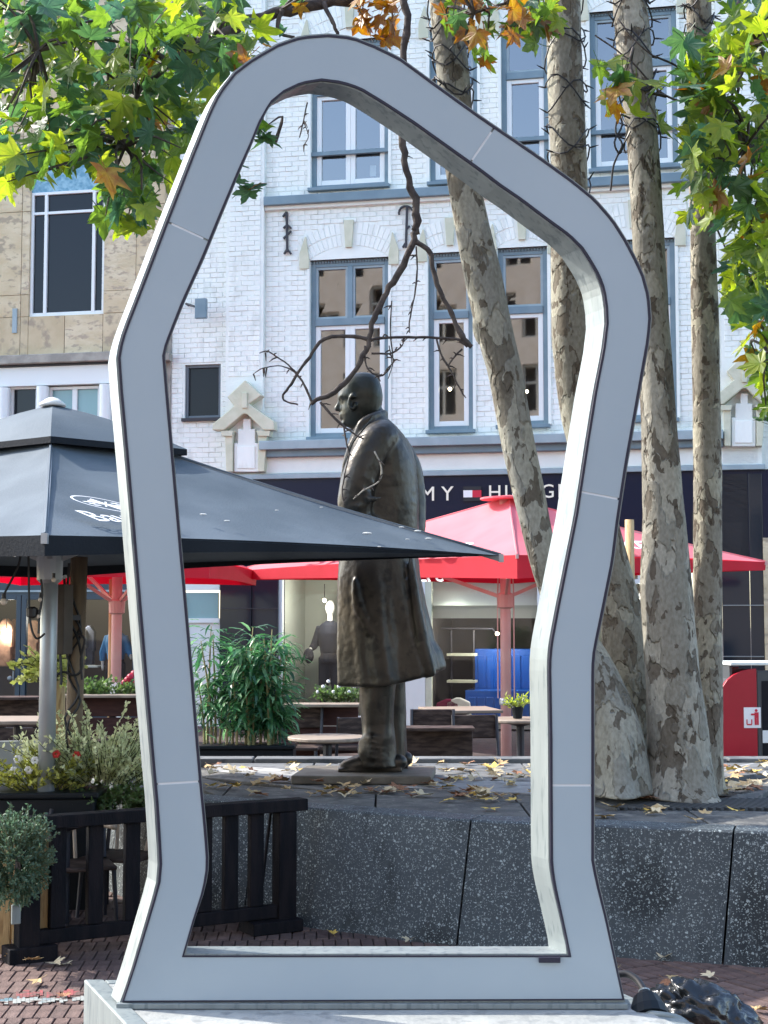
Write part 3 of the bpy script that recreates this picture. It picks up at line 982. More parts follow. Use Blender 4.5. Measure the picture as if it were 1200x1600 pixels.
# iron wall anchors
def anchor(pts, name='wall_anchor'):
    mb = MB()
    for a, b, w in pts:
        (ua, za), (ub, zb2) = fac(*a), fac(*b)
        mb.bar((ua, -0.04, za), (ub, -0.04, zb2), w)
    mb.build(name, M_iron, wb, bevel=.004)
anchor([((449, 332), (450, 395), .035), ((450, 352), (444, 358), .03), ((450, 352), (456, 358), .03), ((450, 368), (444, 374), .03), ((450, 368), (456, 362), .03), ((449, 332), (443, 340), .03), ((450, 390), (445, 398), .03), ((450, 390), (456, 398), .03)])
cp = [(635 + 11*math.cos(t), 334 - 11*math.sin(t)) for t in [R(20 + 25*k) for k in range(8)]]
anchor([((637, 322), (635, 388), .035)] + [(p, q, .03) for p, q in zip(cp[:-1], cp[1:])] + [((635, 380), (630, 388), .03), ((635, 360), (641, 354), .03)])
# gabled stone ornaments on both pilasters
def ornament(cx, sx, dy):
    def f(x, y):
        return fac(cx + (x - 385) * sx, y + dy, -0.22)
    e = empty
    head = [(385, 593), (411, 617), (391, 630), (430, 657), (431, 671), (414, 671), (388, 646), (382, 646), (352, 671), (334, 671), (335, 661), (368, 633), (357, 619)]
    MB().prism([f(*p) for p in head], -0.30, -0.10).build('gable_ornament', M_trimg, wb, bevel=.015)
    MB().prism([f(*p) for p in [(352, 673), (364, 673), (364, 735), (354, 735)]], -0.24, -0.10).build('ornament_jamb', M_trimg, wb, bevel=.008)
    MB().prism([f(*p) for p in [(404, 673), (418, 673), (413, 735), (404, 735)]], -0.24, -0.10).build('ornament_jamb', M_trimg, wb, bevel=.008)
    MB().prism([f(*p) for p in [(365, 735), (403, 735), (403, 690), (398, 690), (398, 668), (391, 668), (391, 652), (379, 652), (379, 668), (371, 668), (371, 690), (365, 690)]], -0.20, -0.10).build('ornament_panel', M_whitem, wb, bevel=.01)
    MB().prism([f(*p) for p in [(370, 730), (398, 730), (398, 695), (370, 695)]], -0.215, -0.20).build('ornament_panel', M_white, wb, bevel=.006)
    MB().prism([f(*p) for p in [(381, 613), (389, 613), (389, 637), (381, 637)]], -0.33, -0.30).build('ornament_boss', M_trimg, wb, bevel=.006)
    for x0, x1 in ((346, 366), (402, 424)):
        MB().prism([f(*p) for p in [(x0, 671.5), (x1, 671.5), (x1 - 2, 680), (x0 + 3, 680)]], -0.28, -0.10).build('ornament_cap', M_trimg, wb, bevel=.006)
ornament(385, 1.0, 2)
ornament(1163, 1.0, -38)
# lamp on a bracket, left bay
fl = empty('floodlight', FO, -FA, 'dark flat floodlight on a bracket high on the white wall', 'lamp')
fbox(fl, 'lamp_head', M_blue, 304, 466, 322, 497, -0.30, -0.22, .01)
a_, b_ = fac(290, 474, -.15), fac(306, 480, -.2)
MB().tube([(a_[0], 0.0, a_[1]), (a_[0], -.12, a_[1]), (b_[0], -.24, b_[1])], .018).build('bracket', M_iron, fl)

# ---------------------------------------------------------------- navy fascia, shop front
zSB = fac(600, 888)[1]
sg = lbox(wb, 'sign_fascia', M_navy, uP0 + .3, uE + 3, zSB, zSignT - .003, -0.12, 0.0)
# lettering
def sign_text(body, px, py, hpx, space=1.25, m=M_text):
    vs, fs = text_poly(body, 1.0, 0, 0.0, space)
    u0, z0 = fac(px, py + hpx, -.15); z1 = fac(px, py, -.15)[1]
    k = (z1 - z0) / 0.70
    mb = MB()
    for yy in (-.148, -.122):
        mb.add([(u0 + v.x*k, yy, z0 + v.y*k) for v in vs], fs)
    mb.build('sign_lettering', m, sg)
    return u0, z0, k, max(v.x for v in vs)
sign_text('TOMMY', 560, 762, 22, 1.58)
sign_text('HILFIGER', 762, 758, 21, 1.22)
for (q, m_) in (((724, 760, 752, 766), M_navyglass), ((724, 766, 738, 777), M_whitep), ((738, 766, 752, 777), M_red), ((724, 777, 752, 783), M_navyglass)):
    fbox(sg, 'flag_emblem', m_, *q, -.15, -.122)
# left: white pier with a pale teal light, dark clad columns
M_teal = mat('pale_teal_glass', (0.20, 0.36, 0.38, 1), .15)
lbox(wb, 'roller_shutter', M_whitem, *[fac(p, 1000)[0] for p in (286, 343)], fac(310, 922)[1], fac(310, 880)[1] + .1, -0.02, .1)
fbox(wb, 'fanlight', M_teal, 290, 926, 341, 966, .02, .06)
fbox(wb, 'white_door_panel', M_wframe, 288, 972, 343, 1150, .03, .09)
fbox(wb, 'door_rail', M_wframe, 286, 966, 343, 973, -.01, .08)
fbox(wb, 'column', M_navyglass, 343, 860, 392, 1160, -.12, .3, .004)
fbox(wb, 'column', M_navyglass, 393, 860, 434, 1160, -.10, .3, .004)
fbox(wb, 'door_rail', M_iron, 344, 950, 434, 951.5, -.13, -.121)
fbox(wb, 'dark_glass_pier', M_navyglass, 1084, 800, 1128, 1165, -.14, .3, .004)
fbox(wb, 'dark_glass_pier', M_navyglass, 1129, 740, 1172, 1165, -.12, .3, .004)
fbox(wb, 'dark_glass_pier', M_navyglass, 1173, 740, 1194, 1165, -.13, .3, .004)
fbox(wb, 'stone_pier', M_travert, 1195, 840, 1260, 1165, -.16, .3, .004)
M_reflbar = mat('thin_metal', (.25, .3, .33, 1), .3, .5)
for py in (945, 1025):
    fbox(wb, 'glazing_bar', M_reflbar, 1130, py, 1194, py + 1.5, -.145, -.131)
# shop windows: white frames, interiors, panes
M_shopdark = mat('shop_dark', (0.045, 0.04, 0.038, 1), .9)
M_floor = mat('shop_floor', (0.30, 0.29, 0.27, 1), .6)
def shop(px0, px1, py0, py1, depth, m_wall, lamp=8.0, bulk=None):
    u0, u1 = fac(px0, 1000)[0], fac(px1, 1000)[0]
    z0, z1 = 0.12, fac((px0 + px1)/2, py0)[1]
    f = MB(); w = .07
    f.box(u0, u0+w, -.06, .06, z0, z1); f.box(u1-w, u1, -.06, .06, z0, z1); f.box(u0+w, u1-w, -.061, .06, z1-w*1.3, z1); f.box(u0+w, u1-w, -.059, .06, z0, z0+w)
    sh = f.build('shop_window', M_wframe, wb, bevel=.005)
    MB().add([(u0+w, 0, z0+w), (u1-w, 0, z0+w), (u1-w, 0, z1-w), (u0+w, 0, z1-w)], [(0, 1, 2, 3)]).build('pane', M_shopglass, sh)
    r = MB()
    r.add([(u0, .061, z0), (u1, .061, z0), (u1, depth, z0), (u0, depth, z0), (u0, .061, z1), (u1, .061, z1), (u1, depth, z1), (u0, depth, z1)],
          [(7, 6, 5, 4), (3, 2, 6, 7), (0, 3, 7, 4), (2, 1, 5, 6)])
    r.build('display_walls', m_wall, sh)
    MB().box(u0, u1, .061, depth, z0-.1, z0+.002).build('display_floor', M_floor, sh)
    return sh, u0, u1, z0, z1
M_bulb = emitmat('lit_bulb', (1, .82, .55, 1), 9)
def bulb(px, py, y, power, sname='pendant_bulb'):
    u, z = fac(px, py, y)
    e = FO + FU*u + FN*y
    o = MB().ball((0, 0, 0), .028, 8, 6).build('bulb', M_bulb)
    o.location = (e.x, e.y, z)
    tag(o, None, 'lamp')
    b = MB().tube([(0, 0, .03), (0, 0, .25)], .006, 6).build('cord', M_iron, o)
    if power:
        l = link('lamp_light', bpy.data.lights.new('lamp_light', 'POINT'), o)
        l.data.energy = power
        l.data.shadow_soft_size = .05
        l.data.color = (1, .95, .86)
        l.location = (0, 0, -.06)
    return o
lbls = ['small lit bulb above the dark-clothed mannequin in the shop window', 'small lit bulb in the upper pane left of the red parasol pole',
        'lit bulb under the shop beam beside the red parasol pole', 'small lit bulb in the shop window behind the plane trunks']
sh1 = shop(435, 660, 896, 1150, 1.6, M_shopwall)
sh2 = shop(664, 848, 896, 1150, 2.6, M_shopdark)
sh3 = shop(852, 1082, 800, 1150, 2.0, M_shopwall)
tag(bulb(507, 938, .35, 7), lbls[0]); tag(bulb(712, 944, .35, 4), lbls[1]); tag(bulb(777, 990, .6, 10), lbls[2]); tag(bulb(1006, 925, .35, 8), lbls[3])
tag(bulb(703, 608, .7, 0), 'small lit lamp behind the lower pane of the second first-floor window'); tag(bulb(823, 612, .7, 0), 'small lit lamp behind the lower pane of the third first-floor window')
fbox(wb, 'bulkhead', M_shopwall, 668, 946, 845, 966, .12, .2)
fbox(wb, 'bulkhead_panel', M_wframe, 668, 905, 845, 946, .3, .34)
fbox(wb, 'pier', M_wframe, 632, 905, 664, 1150, -.07, .05)
fbox(wb, 'pier', M_trimg, 664.5, 905, 674, 1150, -.065, .05)
fbox(wb, 'shop_transom', M_wframe, 856, 905, 1080, 912, -.05, .05)
fbox(wb, 'shop_mullion', M_wframe, 996, 812, 1003, 905, -.05, .05)
fbox(wb, 'stall_riser', M_travert, 420, 1146, 1084, 1175, -.05, .0)
# contents of the middle shop: blue cabinets, rails, shirts
M_cab = mat('blue_metal_cabinet', (0.006, 0.075, 0.36, 1), .35)
def cabinet(px0, py0, px1, py1, y, label):
    u0, u1, z0, z1 = fr(px0, py0, px1, py1, y)
    e = empty('metal_cabinet', FO, -FA, label, 'cabinet')
    MB().box(u0, u1, y, y+.5, max(z0, .125), z1).build('carcass', M_cab, e, bevel=.008)
    n = max(3, int((u1-u0)/.14))
    for k in range(n):
        a = u0 + .05 + (u1-u0-.1)*k/n
        MB().box(a, a + (u1-u0-.1)/n - .03, y-.02, y-.001, max(z0, .13)+.03, z1-.10).build('door_slat', M_cab, e, bevel=.006)
    return e
cabinet(742, 1014, 836, 1080, 1.25, 'upper bright blue metal cabinet behind the red parasol pole')
cabinet(727, 1079, 836, 1150, .7, 'lower bright blue metal cabinet with a white card')
u0, u1, z0, z1 = fr(761, 1118, 777, 1127, .66)
lbox(bpy.data.objects['metal_cabinet.001'], 'price_card', M_wframe, u0, u1, z0, z1, .65, .675)
rk = empty('clothes_rack', FO, -FA, 'dark metal shop rack with two pale wooden shelves', 'shelf')
for py in (1021, 1063):
    fbox(rk, 'shelf', M_trimg, 698, py, 742, py + 4, .75, 1.05)
for px in (705, 740):
    u, z = fac(px, 985, .9)
    MB().tube([(u, .9, .13), (u, .9, z)], .014).build('upright', M_iron, rk)
u_, z_ = fac(690, 982, .9); u2_, _ = fac(770, 982, .9)
MB().tube([(u_, .9, z_), (u2_, .9, z_), (u2_ + .06, .9, z_ - .08)], .014).build('top_rail', M_iron, rk)
def shirt(px, py, w, h, m, label):
    u, z = fac(px, py, .62)
    e = empty('hanging_shirt', FO, -FA, label, 'shirt')
    poly = [(-.08*w, 0), (.08*w, 0), (.45*w, -.12*h), (.5*w, -.55*h), (.36*w, -.56*h), (.36*w, -h), (-.36*w, -h), (-.36*w, -.56*h), (-.5*w, -.55*h), (-.45*w, -.12*h)]
    mb = MB().prism([(u + a, z + b) for a, b in poly], .58, .66)
    mb.build('cloth', m, e, bevel=.02)
shirt(700, 1092, .38, .52, mat('magenta_cloth', (.22, .015, .07, 1), .9), 'dark magenta shirt hanging low in the shop window')
shirt(716, 1090, .40, .54, mat('white_cloth', (.66, .68, .66, 1), .9), 'white shirt hanging beside the blue cabinet')

# ---------------------------------------------------------------- limestone building (left)
def bbox_(name, m, a, b, c, d, y0, y1, bevel=0, par=None):
    return fbox(par or bb, name, m, a, b, c, d, y0, y1, bevel)
uB0, uB1 = fac(-420, 500)[0], uL - .09
zB0 = fac(100, 566)[1]
lw = fr(47, 208, 163, 492, -.1)          # window bay with blue spandrel panel above
lw2 = fr(-150, 214, -3, 500, -.1)
zl = fac(100, 648)[1]
wall(bb, 'wall_core', M_travert, uB0, uB1, zB0 + .02, TOP, [lw, lw2], -0.07, .3)
# limestone facing slabs
M_tr = [M_travert, mat('limestone', (0.54, 0.45, 0.29, 1), .75, c2=(0.63, .545, .38, 1), scale=3.5, bump=.4, bscale=18, c3=(.40, .33, .24, 1), stretch=(1, 1, 2.0), detail=9),
        mat('limestone', (0.48, 0.39, 0.245, 1), .75, c2=(0.59, .50, .335, 1), scale=2.0, bump=.4, bscale=14, c3=(.34, .28, .20, 1), detail=9)]
ucuts = sorted([uB0, lw2[0], lw2[1], lw[0], lw[1], uB1, fac(36, 500)[0], fac(105, 500)[0], fac(-70, 500)[0], fac(215, 500)[0]])
zcuts = sorted([zB0 + .06, lw[2], lw[3], fac(100, 460)[1], fac(100, 330)[1], fac(100, 330)[1] + 1.4, TOP])
for a, b in zip(ucuts[:-1], ucuts[1:]):
    for c, d in zip(zcuts[:-1], zcuts[1:]):
        if b - a < .02 or d - c < .02: continue
        um, zm = (a+b)/2, (c+d)/2
        if any(h[0] < um < h[1] and h[2] - .01 < zm < h[3] for h in (lw, lw2)): continue
        lbox(bb, 'stone_slab', random.choice(M_tr), a + .004, b - .004, c + .004, d - .004, -.10 + random.uniform(-.003, .003), -.068, .003)
M_cornst = mat('weathered_cornice', (.36, .345, .30, 1), .8, c2=(.26, .25, .22, 1), scale=5, bump=.3)
z1 = fac(100, 556)[1]
lbox(bb, 'cornice', M_cornst, uB0, uB1 + .02, zB0 - .04, z1, -.24, 0, .012)
lbox(bb, 'painted_cornice_shadow', M_iron, uB0, uB1 + .01, zB0 - .075, zB0 - .041, -.15, 0)  # black strip painting the shade beneath the cornice
zfr = fac(100, 603)[1]
lbox(bb, 'frieze', M_wframe, uB0, uB1, zfr, zB0 - .076, -.12, 0, .004)
def steel_window(h, muls, trans, par, spandrel):
    u0, u1, z0, z1 = h
    f = MB(); w = .045
    y0, y1 = -.06, .0
    zs = z1 - spandrel
    f.box(u0, u0+w, y0, y1, z0, zs); f.box(u1-w, u1, y0, y1, z0, zs); f.box(u0+w, u1-w, y0-.001, y1, z0, z0+w*1.3); f.box(u0+w, u1-w, y0-.001, y1, zs-w, zs)
    for m_ in muls:
        f.box(m_-.025, m_+.025, y0-.005, y1, z0+w, zs-w)
    for t in trans:
        f.box(u0+w, u1-w, y0+.003, y1, t-.022, t+.022)
    win = f.build('window', M_wframe, par, bevel=.004)
    us = [u0+w] + list(muls) + [u1-w]; zz = [z0+w] + list(trans) + [zs-w]
    for a, b in zip(us[:-1], us[1:]):
        for c, d in zip(zz[:-1], zz[1:]):
            MB().add([(a, -.02, c), (b, -.02, c), (b, -.02, d), (a, -.02, d)], [(0, 1, 2, 3)]).build('pane', M_dglass, win)
    if spandrel:
        MB().box(u0, u1, -.05, .02, zs, z1).build('spandrel_panel', M_bluepanel, win)
    return win
M_dglass = mat('tinted_glass', (.010, .013, .018, 1), .05, spec=.28)
sp = lw[3] - fac(105, 297, -.1)[1]
steel_window(lw, [fac(71, 400, -.06)[0], fac(146, 400, -.06)[0]], [fac(105, 331, -.06)[1]], bb, sp)
steel_window(lw2, [fac(-120, 400, -.06)[0], fac(-28, 400, -.06)[0]], [fac(-70, 331, -.06)[1]], bb, sp)
fbox(bb, 'wall_plaque', M_blue2, 19, 482, 26, 520, -.125, -.102)
# first-floor band: white round columns and small windows
for px in (7, 67, 165, 232):
    u, z = fac(px, 600, -.1)
    u2, z2 = fac(px, 720, -.1)
    MB().lathe((u, -.10, 0), [(.10, 2.5), (.10, zfr - .02)], 20).build('round_column', M_wframe, bb, smooth=False)
for a, b, muls in ((17, 60, []), (77, 157, [117]), (175, 225, [])):
    u0, u1, z0, z1 = fr(a, 604, b, 700, .0)
    f = MB(); w = .045
    f.box(u0, u0+w, -.02, .05, z0, z1); f.box(u1-w, u1, -.02, .05, z0, z1); f.box(u0+w, u1-w, -.021, .05, z1-w, z1)
    for m_ in muls:
        um = fac(m_, 640)[0]; f.box(um-.04, um+.04, -.019, .05, z0, z1-w)
    wn_ = f.build('window', M_wframe, bb, bevel=.004)
    MB().add([(u0+w, .02, z0), (u1-w, .02, z0), (u1-w, .02, z1-w), (u0+w, .02, z1-w)], [(0, 1, 2, 3)]).build('pane', M_teal if a > 60 else M_dglass, wn_)
lbox(bb, 'wall', M_wframe, uB0, uB1, 2.62, zfr, .06, .3)
lbox(bb, 'roof', M_dark, uB0, uB1, TOP, TOP + .25, -.25, 9)
lbox(bb, 'rear_block', M_travert, uB0, uB1, 2.7, TOP - .01, .31, 9)
# side wall edge strip between both buildings
lbox(wb, 'grey_downpipe_strip', M_cornst, uB1 + .002, uL - .002, 0, TOP, -.02, .2)
lbox(bb, 'cornice_end', M_cornst, uB1 + .021, uL + .03, zB0 - .06, z1 - .02 if False else zB0 + .05, -.2, -.021)
# ground floor shop of the limestone building
M_navyp = mat('dark_blue_paint', (.012, .035, .06, 1), .35)
M_warm = mat('warm_shop_wall', (.42, .25, .16, 1), .8)
zS = fac(100, 898)[1]
lbox(bb, 'awning_board', M_wframe, uB0, uB1, zS, 2.61, -.05, .1, .006)
zS2 = fac(100, 930)[1]
lbox(bb, 'shop_fascia', M_navyp, uB0, uB1, zS2, zS - .003, -.02, .1)
lbox(bb, 'fascia_rail', M_blue2, uB0, uB1, zS2 + .05, zS2 + .08, -.045, -.021)
def navy_frame(px0, px1, name):
    u0, u1 = fac(px0, 1000)[0], fac(px1, 1000)[0]
    f = MB(); w = .08
    f.box(u0, u0+w, -.03, .05, .02, zS2); f.box(u1-w, u1, -.03, .05, .02, zS2); f.box(u0+w, u1-w, -.031, .05, .02, .32); f.box(u0+w, u1-w, -.031, .05, zS2-.07, zS2)
    d = f.build(name, M_navyp, bb, bevel=.005)
    MB().add([(u0+w, 0, .32), (u1-w, 0, .32), (u1-w, 0, zS2-.07), (u0+w, 0, zS2-.07)], [(0, 1, 2, 3)]).build('pane', M_shopglass, d)
    return d, u0, u1
d1, a, b = navy_frame(-40, 33, 'shop_door')
uh, zh = fac(21, 1060, -.06)
MB().tube([(uh, -.07, zh - .12), (uh, -.07, zh + .12)], .012).build('handle', M_galv, d1)
MB().ball((uh - .06, -.06, zh), .04).build('lock_rose', M_galv, d1)
navy_frame(34, 78, 'shop_window'); navy_frame(79, 216, 'shop_window'); navy_frame(217, 286, 'shop_window'); navy_frame(-160, -41, 'shop_window')
r_ = MB()
r_.add([(uB0, .06, .01), (uB1, .06, .01), (uB1, 2.0, .01), (uB0, 2.0, .01), (uB0, .06, zS2), (uB1, .06, zS2), (uB1, 2.0, zS2), (uB0, 2.0, zS2)],
       [(0, 1, 2, 3), (7, 6, 5, 4), (3, 2, 6, 7), (0, 3, 7, 4), (2, 1, 5, 6)])
r_.build('shop_interior', mat('dim_shop_wall', (.07, .055, .05, 1), .9), bb)
fbox(bb, 'stock_shelf', M_wframe, 128, 1040, 152, 1043, .5, .8)
cols_ = [(.45, .25, .15), (.38, .30, .22), (.05, .05, .06), (.40, .22, .14), (.30, .28, .26), (.06, .07, .10), (.42, .32, .22)]
for k in range(16):
    px = -34 + k * 14.5
    if 150 < px < 214: continue
    c = random.choice(cols_)
    m_ = mat('hung_garment', (*c, 1), .9, c2=(c[0]*.6, c[1]*.6, c[2]*.6, 1), scale=9)
    y = random.uniform(.75, 1.2)
    u, z = fac(px, random.uniform(965, 985), y)
    w, h = random.uniform(.2, .32), random.uniform(.55, .8)
    g = MB().prism([(u + x*w, z + q*h) for x, q in ((-.12, 0), (.12, 0), (.5, -.15), (.5, -.6), (.38, -.62), (.40, -1), (-.40, -1), (-.38, -.62), (-.5, -.6), (-.5, -.15))], y - .05, y + .05)
    o = g.build('garment', m_, None, bevel=.02)
    o.location = FO; o.rotation_euler = (0, 0, -FA)
    gn = ['rust brown', 'tan', 'black', 'red brown', 'grey', 'dark blue', 'sand coloured'][cols_.index(c)]
    gw = 'behind the glass shop door' if px < 33 else ('in the narrow pane right of the door' if px < 78 else ('left of the blue mannequin' if px < 160 else 'beside the frame leg'))
    tag(o, f'{gn} garment hanging inside the left shop {gw}', 'garment', 'garments inside the left shop')
ul = fac(12, 945, .8)
for px, py, lb in ((10, 985, 'warm lit lamp inside the left shop behind the glass door'), (120, 962, 'warm lit lamp above the garments in the left shop window')):
    tag(bulb(px, py, .7, 5), lb)

# ---------------------------------------------------------------- mannequins in the shop windows
M_mann = mat('mannequin_white', (.70, .69, .64, 1), .4)
def mannequin(px, foot_y, top_y, y, label, mj, mt, face=-1, pants=True):
    u, z1 = fac(px, top_y, y)
    z0 = .13
    H = z1 - z0
    p = FO + FU*u + FN*y
    e = empty('mannequin', (p.x, p.y, z0), -FA, label, 'mannequin')
    k = H / 1.82
    b = MB()
    b.ball((0, 0, 1.70*k), (.085*k, .10*k, .125*k)); b.tube([(0, 0, 1.45*k), (0, 0, 1.62*k)], .05*k, 10)
    b.tube([(0, 0, .85*k), (0, 0, 1.05*k), (0, 0, 1.3*k), (0, 0, 1.47*k)], [.15*k, .12*k, .155*k, .07*k], 12)
    for s in (-1, 1):
        b.tube([(s*.09*k, 0, .9*k), (s*.10*k, -.01, .5*k), (s*.11*k, 0, .08*k), (s*.11*k, -.03, .03*k)], [.085*k, .06*k, .04*k, .045*k], 10)
        b.ball((s*.11*k, -.07*k, .03*k), (.045*k, .11*k, .03*k))
        hand = (face*.33*k, -.10*k, 1.02*k) if s == face else (s*.24*k, -.02, .82*k)
        elbow = (s*.27*k, .03*k, 1.10*k)
        b.tube([(s*.17*k, 0, 1.41*k), elbow, hand], [.05*k, .042*k, .03*k], 8)
        b.ball(hand, (.03*k, .03*k, .05*k))
    solid(b, 'figure', M_mann, e, .018*k, 4)
    j = MB()
    j.tube([(0, 0, .98*k), (0, 0, 1.05*k), (0, 0, 1.3*k), (0, 0, 1.44*k), (0, 0, 1.5*k)], [.155*k, .165*k, .19*k, .15*k, .07*k], 14)
    for s in (-1, 1):
        el = Vector((s*.27*k, .03*k, 1.10*k))
        j.tube([(s*.15*k, 0, 1.40*k), el], [.075*k, .065*k], 10)
        hd = Vector((face*.33*k, -.10*k, 1.02*k)) if s == face else Vector((s*.24*k, -.02, .82*k))
        j.tube([el, el.lerp(hd, .55)], [.062*k, .055*k], 10)
        j.ball(el, .066*k)
    solid(j, 'jacket', mj, e, .02*k, 4)
    if pants:
        t = MB()
        t.tube([(0, 0, .84*k), (0, 0, 1.0*k)], [.165*k, .15*k], 12)
        for s in (-1, 1):
            t.tube([(s*.085*k, 0, .92*k), (s*.10*k, -.01, .5*k), (s*.11*k, 0, .20*k)], [.105*k, .085*k, .06*k], 10)
        solid(t, 'trousers', mt, e, .018*k, 3)
    return e
M_navycl = mat('navy_cloth', (.008, .011, .022, 1), .85)
M_bluecl = mat('bright_blue_cloth', (.02, .17, .40, 1), .8, c2=(.03, .22, .48, 1), scale=8)
M_whitecl = mat('pale_cloth', (.62, .66, .66, 1), .85)
M_bluegrey = mat('pale_blue_cloth', (.42, .50, .52, 1), .85)
mn = mannequin(516, 1130, 938, .75, 'mannequin in dark navy jacket and trousers beside the bronze statue', M_navycl, M_navycl)
bag = MB().ball((-.31, -.13, .93), (.085, .06, .12), 12, 8).build('shoulder_bag', M_navycl, mn, smooth=True)
mannequin(182, 1120, 958, .55, 'mannequin in a bright blue jacket behind the pink-lit parasol pole', M_bluecl, M_navycl, face=1)
mannequin(1006, 1130, 920, .7, 'mannequin in pale clothing and grey hat seen between the plane trunks', M_whitecl, M_bluegrey)
hat = MB().lathe((0, 0, 1.74), [(.13, 0), (.12, .10), (.09, .15), (.02, .17)], 14).build('hat', mat('grey_hat', (.22, .22, .21, 1), .9), bpy.data.objects['mannequin.002'], smooth=True)

# ---------------------------------------------------------------- the row across the square, seen in the window panes
ob_ = empty('opposite_building', (0, -16, 0), R(-6), 'sunlit brown building across the square, reflected in the window panes', 'building')
M_obrick = mat('warm_brown_brick', (.56, .46, .37, 1), .8, c2=(.64, .54, .45, 1), scale=2.0, bump=.2)
M_owin = mat('reflected_window', (.55, .50, .42, 1), .5)
obh = []
for f_ in range(5):
    for k in range(-7, 8):
        obh.append((k*2.6 - .6, k*2.6 + .6, 3.9 + f_*3.1, 5.9 + f_*3.1))
OT = 19.4
wall(ob_, 'wall', M_obrick, -22, 22, 0, OT, obh, -1.0, 0.0)
for i, h in enumerate(obh):
    f = MB()
    f.box(h[0], h[1], -.22, -.16, h[2], h[2]+.1); f.box(h[0], h[1], -.22, -.16, h[3]-.1, h[3]); f.box(h[0], h[0]+.1, -.221, -.16, h[2]+.1, h[3]-.1); f.box(h[1]-.1, h[1], -.221, -.16, h[2]+.1, h[3]-.1)
    f.box((h[0]+h[1])/2-.05, (h[0]+h[1])/2+.05, -.22, -.16, h[2]+.1, h[3]-.1); f.box(h[0]+.1, h[1]-.1, -.219, -.16, h[2]+1.2, h[2]+1.3)
    f.build('window', M_owin, ob_)
lbox(ob_, 'rear_wall', M_dark, -22, 22, 0, OT - .1, -1.3, -1.05)
lbox(ob_, 'cornice', M_owin, -22.2, 22.2, OT, OT + .4, -1.0, .3)

# ================================================================ plane trees
def bark(name, cream, grey, brown, s=2.2, seed=0.0):
    m = bpy.data.materials.new(name)
    m.use_nodes = True
    nt = m.node_tree; N, L = nt.nodes, nt.links
    p = N['Principled BSDF']; p.inputs['Roughness'].default_value = .85
    p.inputs['Specular IOR Level'].default_value = .2
    tc = N.new('ShaderNodeTexCoord'); mp = N.new('ShaderNodeMapping')
    mp.inputs['Scale'].default_value = (1, 1, .55); mp.inputs['Location'].default_value = (seed, seed*1.7, seed*.3)
    L.new(tc.outputs['Object'], mp.inputs[0])
    # warp coordinates so that the flakes get ragged outlines
    wz = N.new('ShaderNodeTexNoise'); wz.inputs['Scale'].default_value = 14; wz.inputs['Detail'].default_value = 4
    L.new(mp.outputs[0], wz.inputs['Vector'])
    vm = N.new('ShaderNodeVectorMath'); vm.operation = 'SCALE'; vm.inputs['Scale'].default_value = .07
    L.new(wz.outputs['Color'], vm.inputs[0])
    va = N.new('ShaderNodeVectorMath'); va.operation = 'ADD'
    L.new(mp.outputs[0], va.inputs[0]); L.new(vm.outputs[0], va.inputs[1])
    col = None; hgt = None
    def layer(scale, lo, hi, c, prev, off):
        nz = N.new('ShaderNodeTexNoise'); nz.inputs['Scale'].default_value = scale; nz.inputs['Detail'].default_value = 3
        ad = N.new('ShaderNodeVectorMath'); ad.operation = 'ADD'; ad.inputs[1].default_value = (off, off*2, off*3)
        L.new(va.outputs[0], ad.inputs[0]); L.new(ad.outputs[0], nz.inputs['Vector'])
        rp = N.new('ShaderNodeValToRGB'); rp.color_ramp.elements[0].position = lo; rp.color_ramp.elements[1].position = hi
        L.new(nz.outputs[0], rp.inputs[0])
        mx = N.new('ShaderNodeMixRGB'); L.new(rp.outputs[0], mx.inputs[0])
        if hasattr(prev, 'links'): L.new(prev, mx.inputs[1])
        else: mx.inputs[1].default_value = prev
        mx.inputs[2].default_value = c
        return mx.outputs[0], rp.outputs[0]
    c1, h1 = layer(s*2.6, .47, .50, grey, cream, 0)
    c2, h2 = layer(s*3.6, .565, .585, brown, c1, 4)
    c3, h3 = layer(s*7, .60, .62, (brown[0]*.75, brown[1]*.72, brown[2]*.7, 1), c2, 9)
    fine = N.new('ShaderNodeTexNoise'); fine.inputs['Scale'].default_value = 60; fine.inputs['Detail'].default_value = 6
    L.new(mp.outputs[0], fine.inputs['Vector'])
    fm = N.new('ShaderNodeMixRGB'); fm.blend_type = 'MULTIPLY'; fm.inputs[0].default_value = .75
    fr_ = N.new('ShaderNodeValToRGB'); fr_.color_ramp.elements[0].position = .3; fr_.color_ramp.elements[0].color = (.55, .53, .5, 1); fr_.color_ramp.elements[1].position = .65
    L.new(fine.outputs[0], fr_.inputs[0]); L.new(c3, fm.inputs[1]); L.new(fr_.outputs[0], fm.inputs[2])
    L.new(fm.outputs[0], p.inputs['Base Color'])
    a = N.new('ShaderNodeMath'); a.operation = 'MULTIPLY_ADD'; a.inputs[1].default_value = -.8
    L.new(h2, a.inputs[0]); L.new(h1, a.inputs[2])
    a2 = N.new('ShaderNodeMath'); a2.operation = 'MULTIPLY_ADD'; a2.inputs[1].default_value = .35
    L.new(fine.outputs[0], a2.inputs[0]); L.new(a.outputs[0], a2.inputs[2])
    bp = N.new('ShaderNodeBump'); bp.inputs['Strength'].default_value = .9; bp.inputs['Distance'].default_value = .014
    L.new(a2.outputs[0], bp.inputs['Height']); L.new(bp.outputs[0], p.inputs['Normal'])
    return m
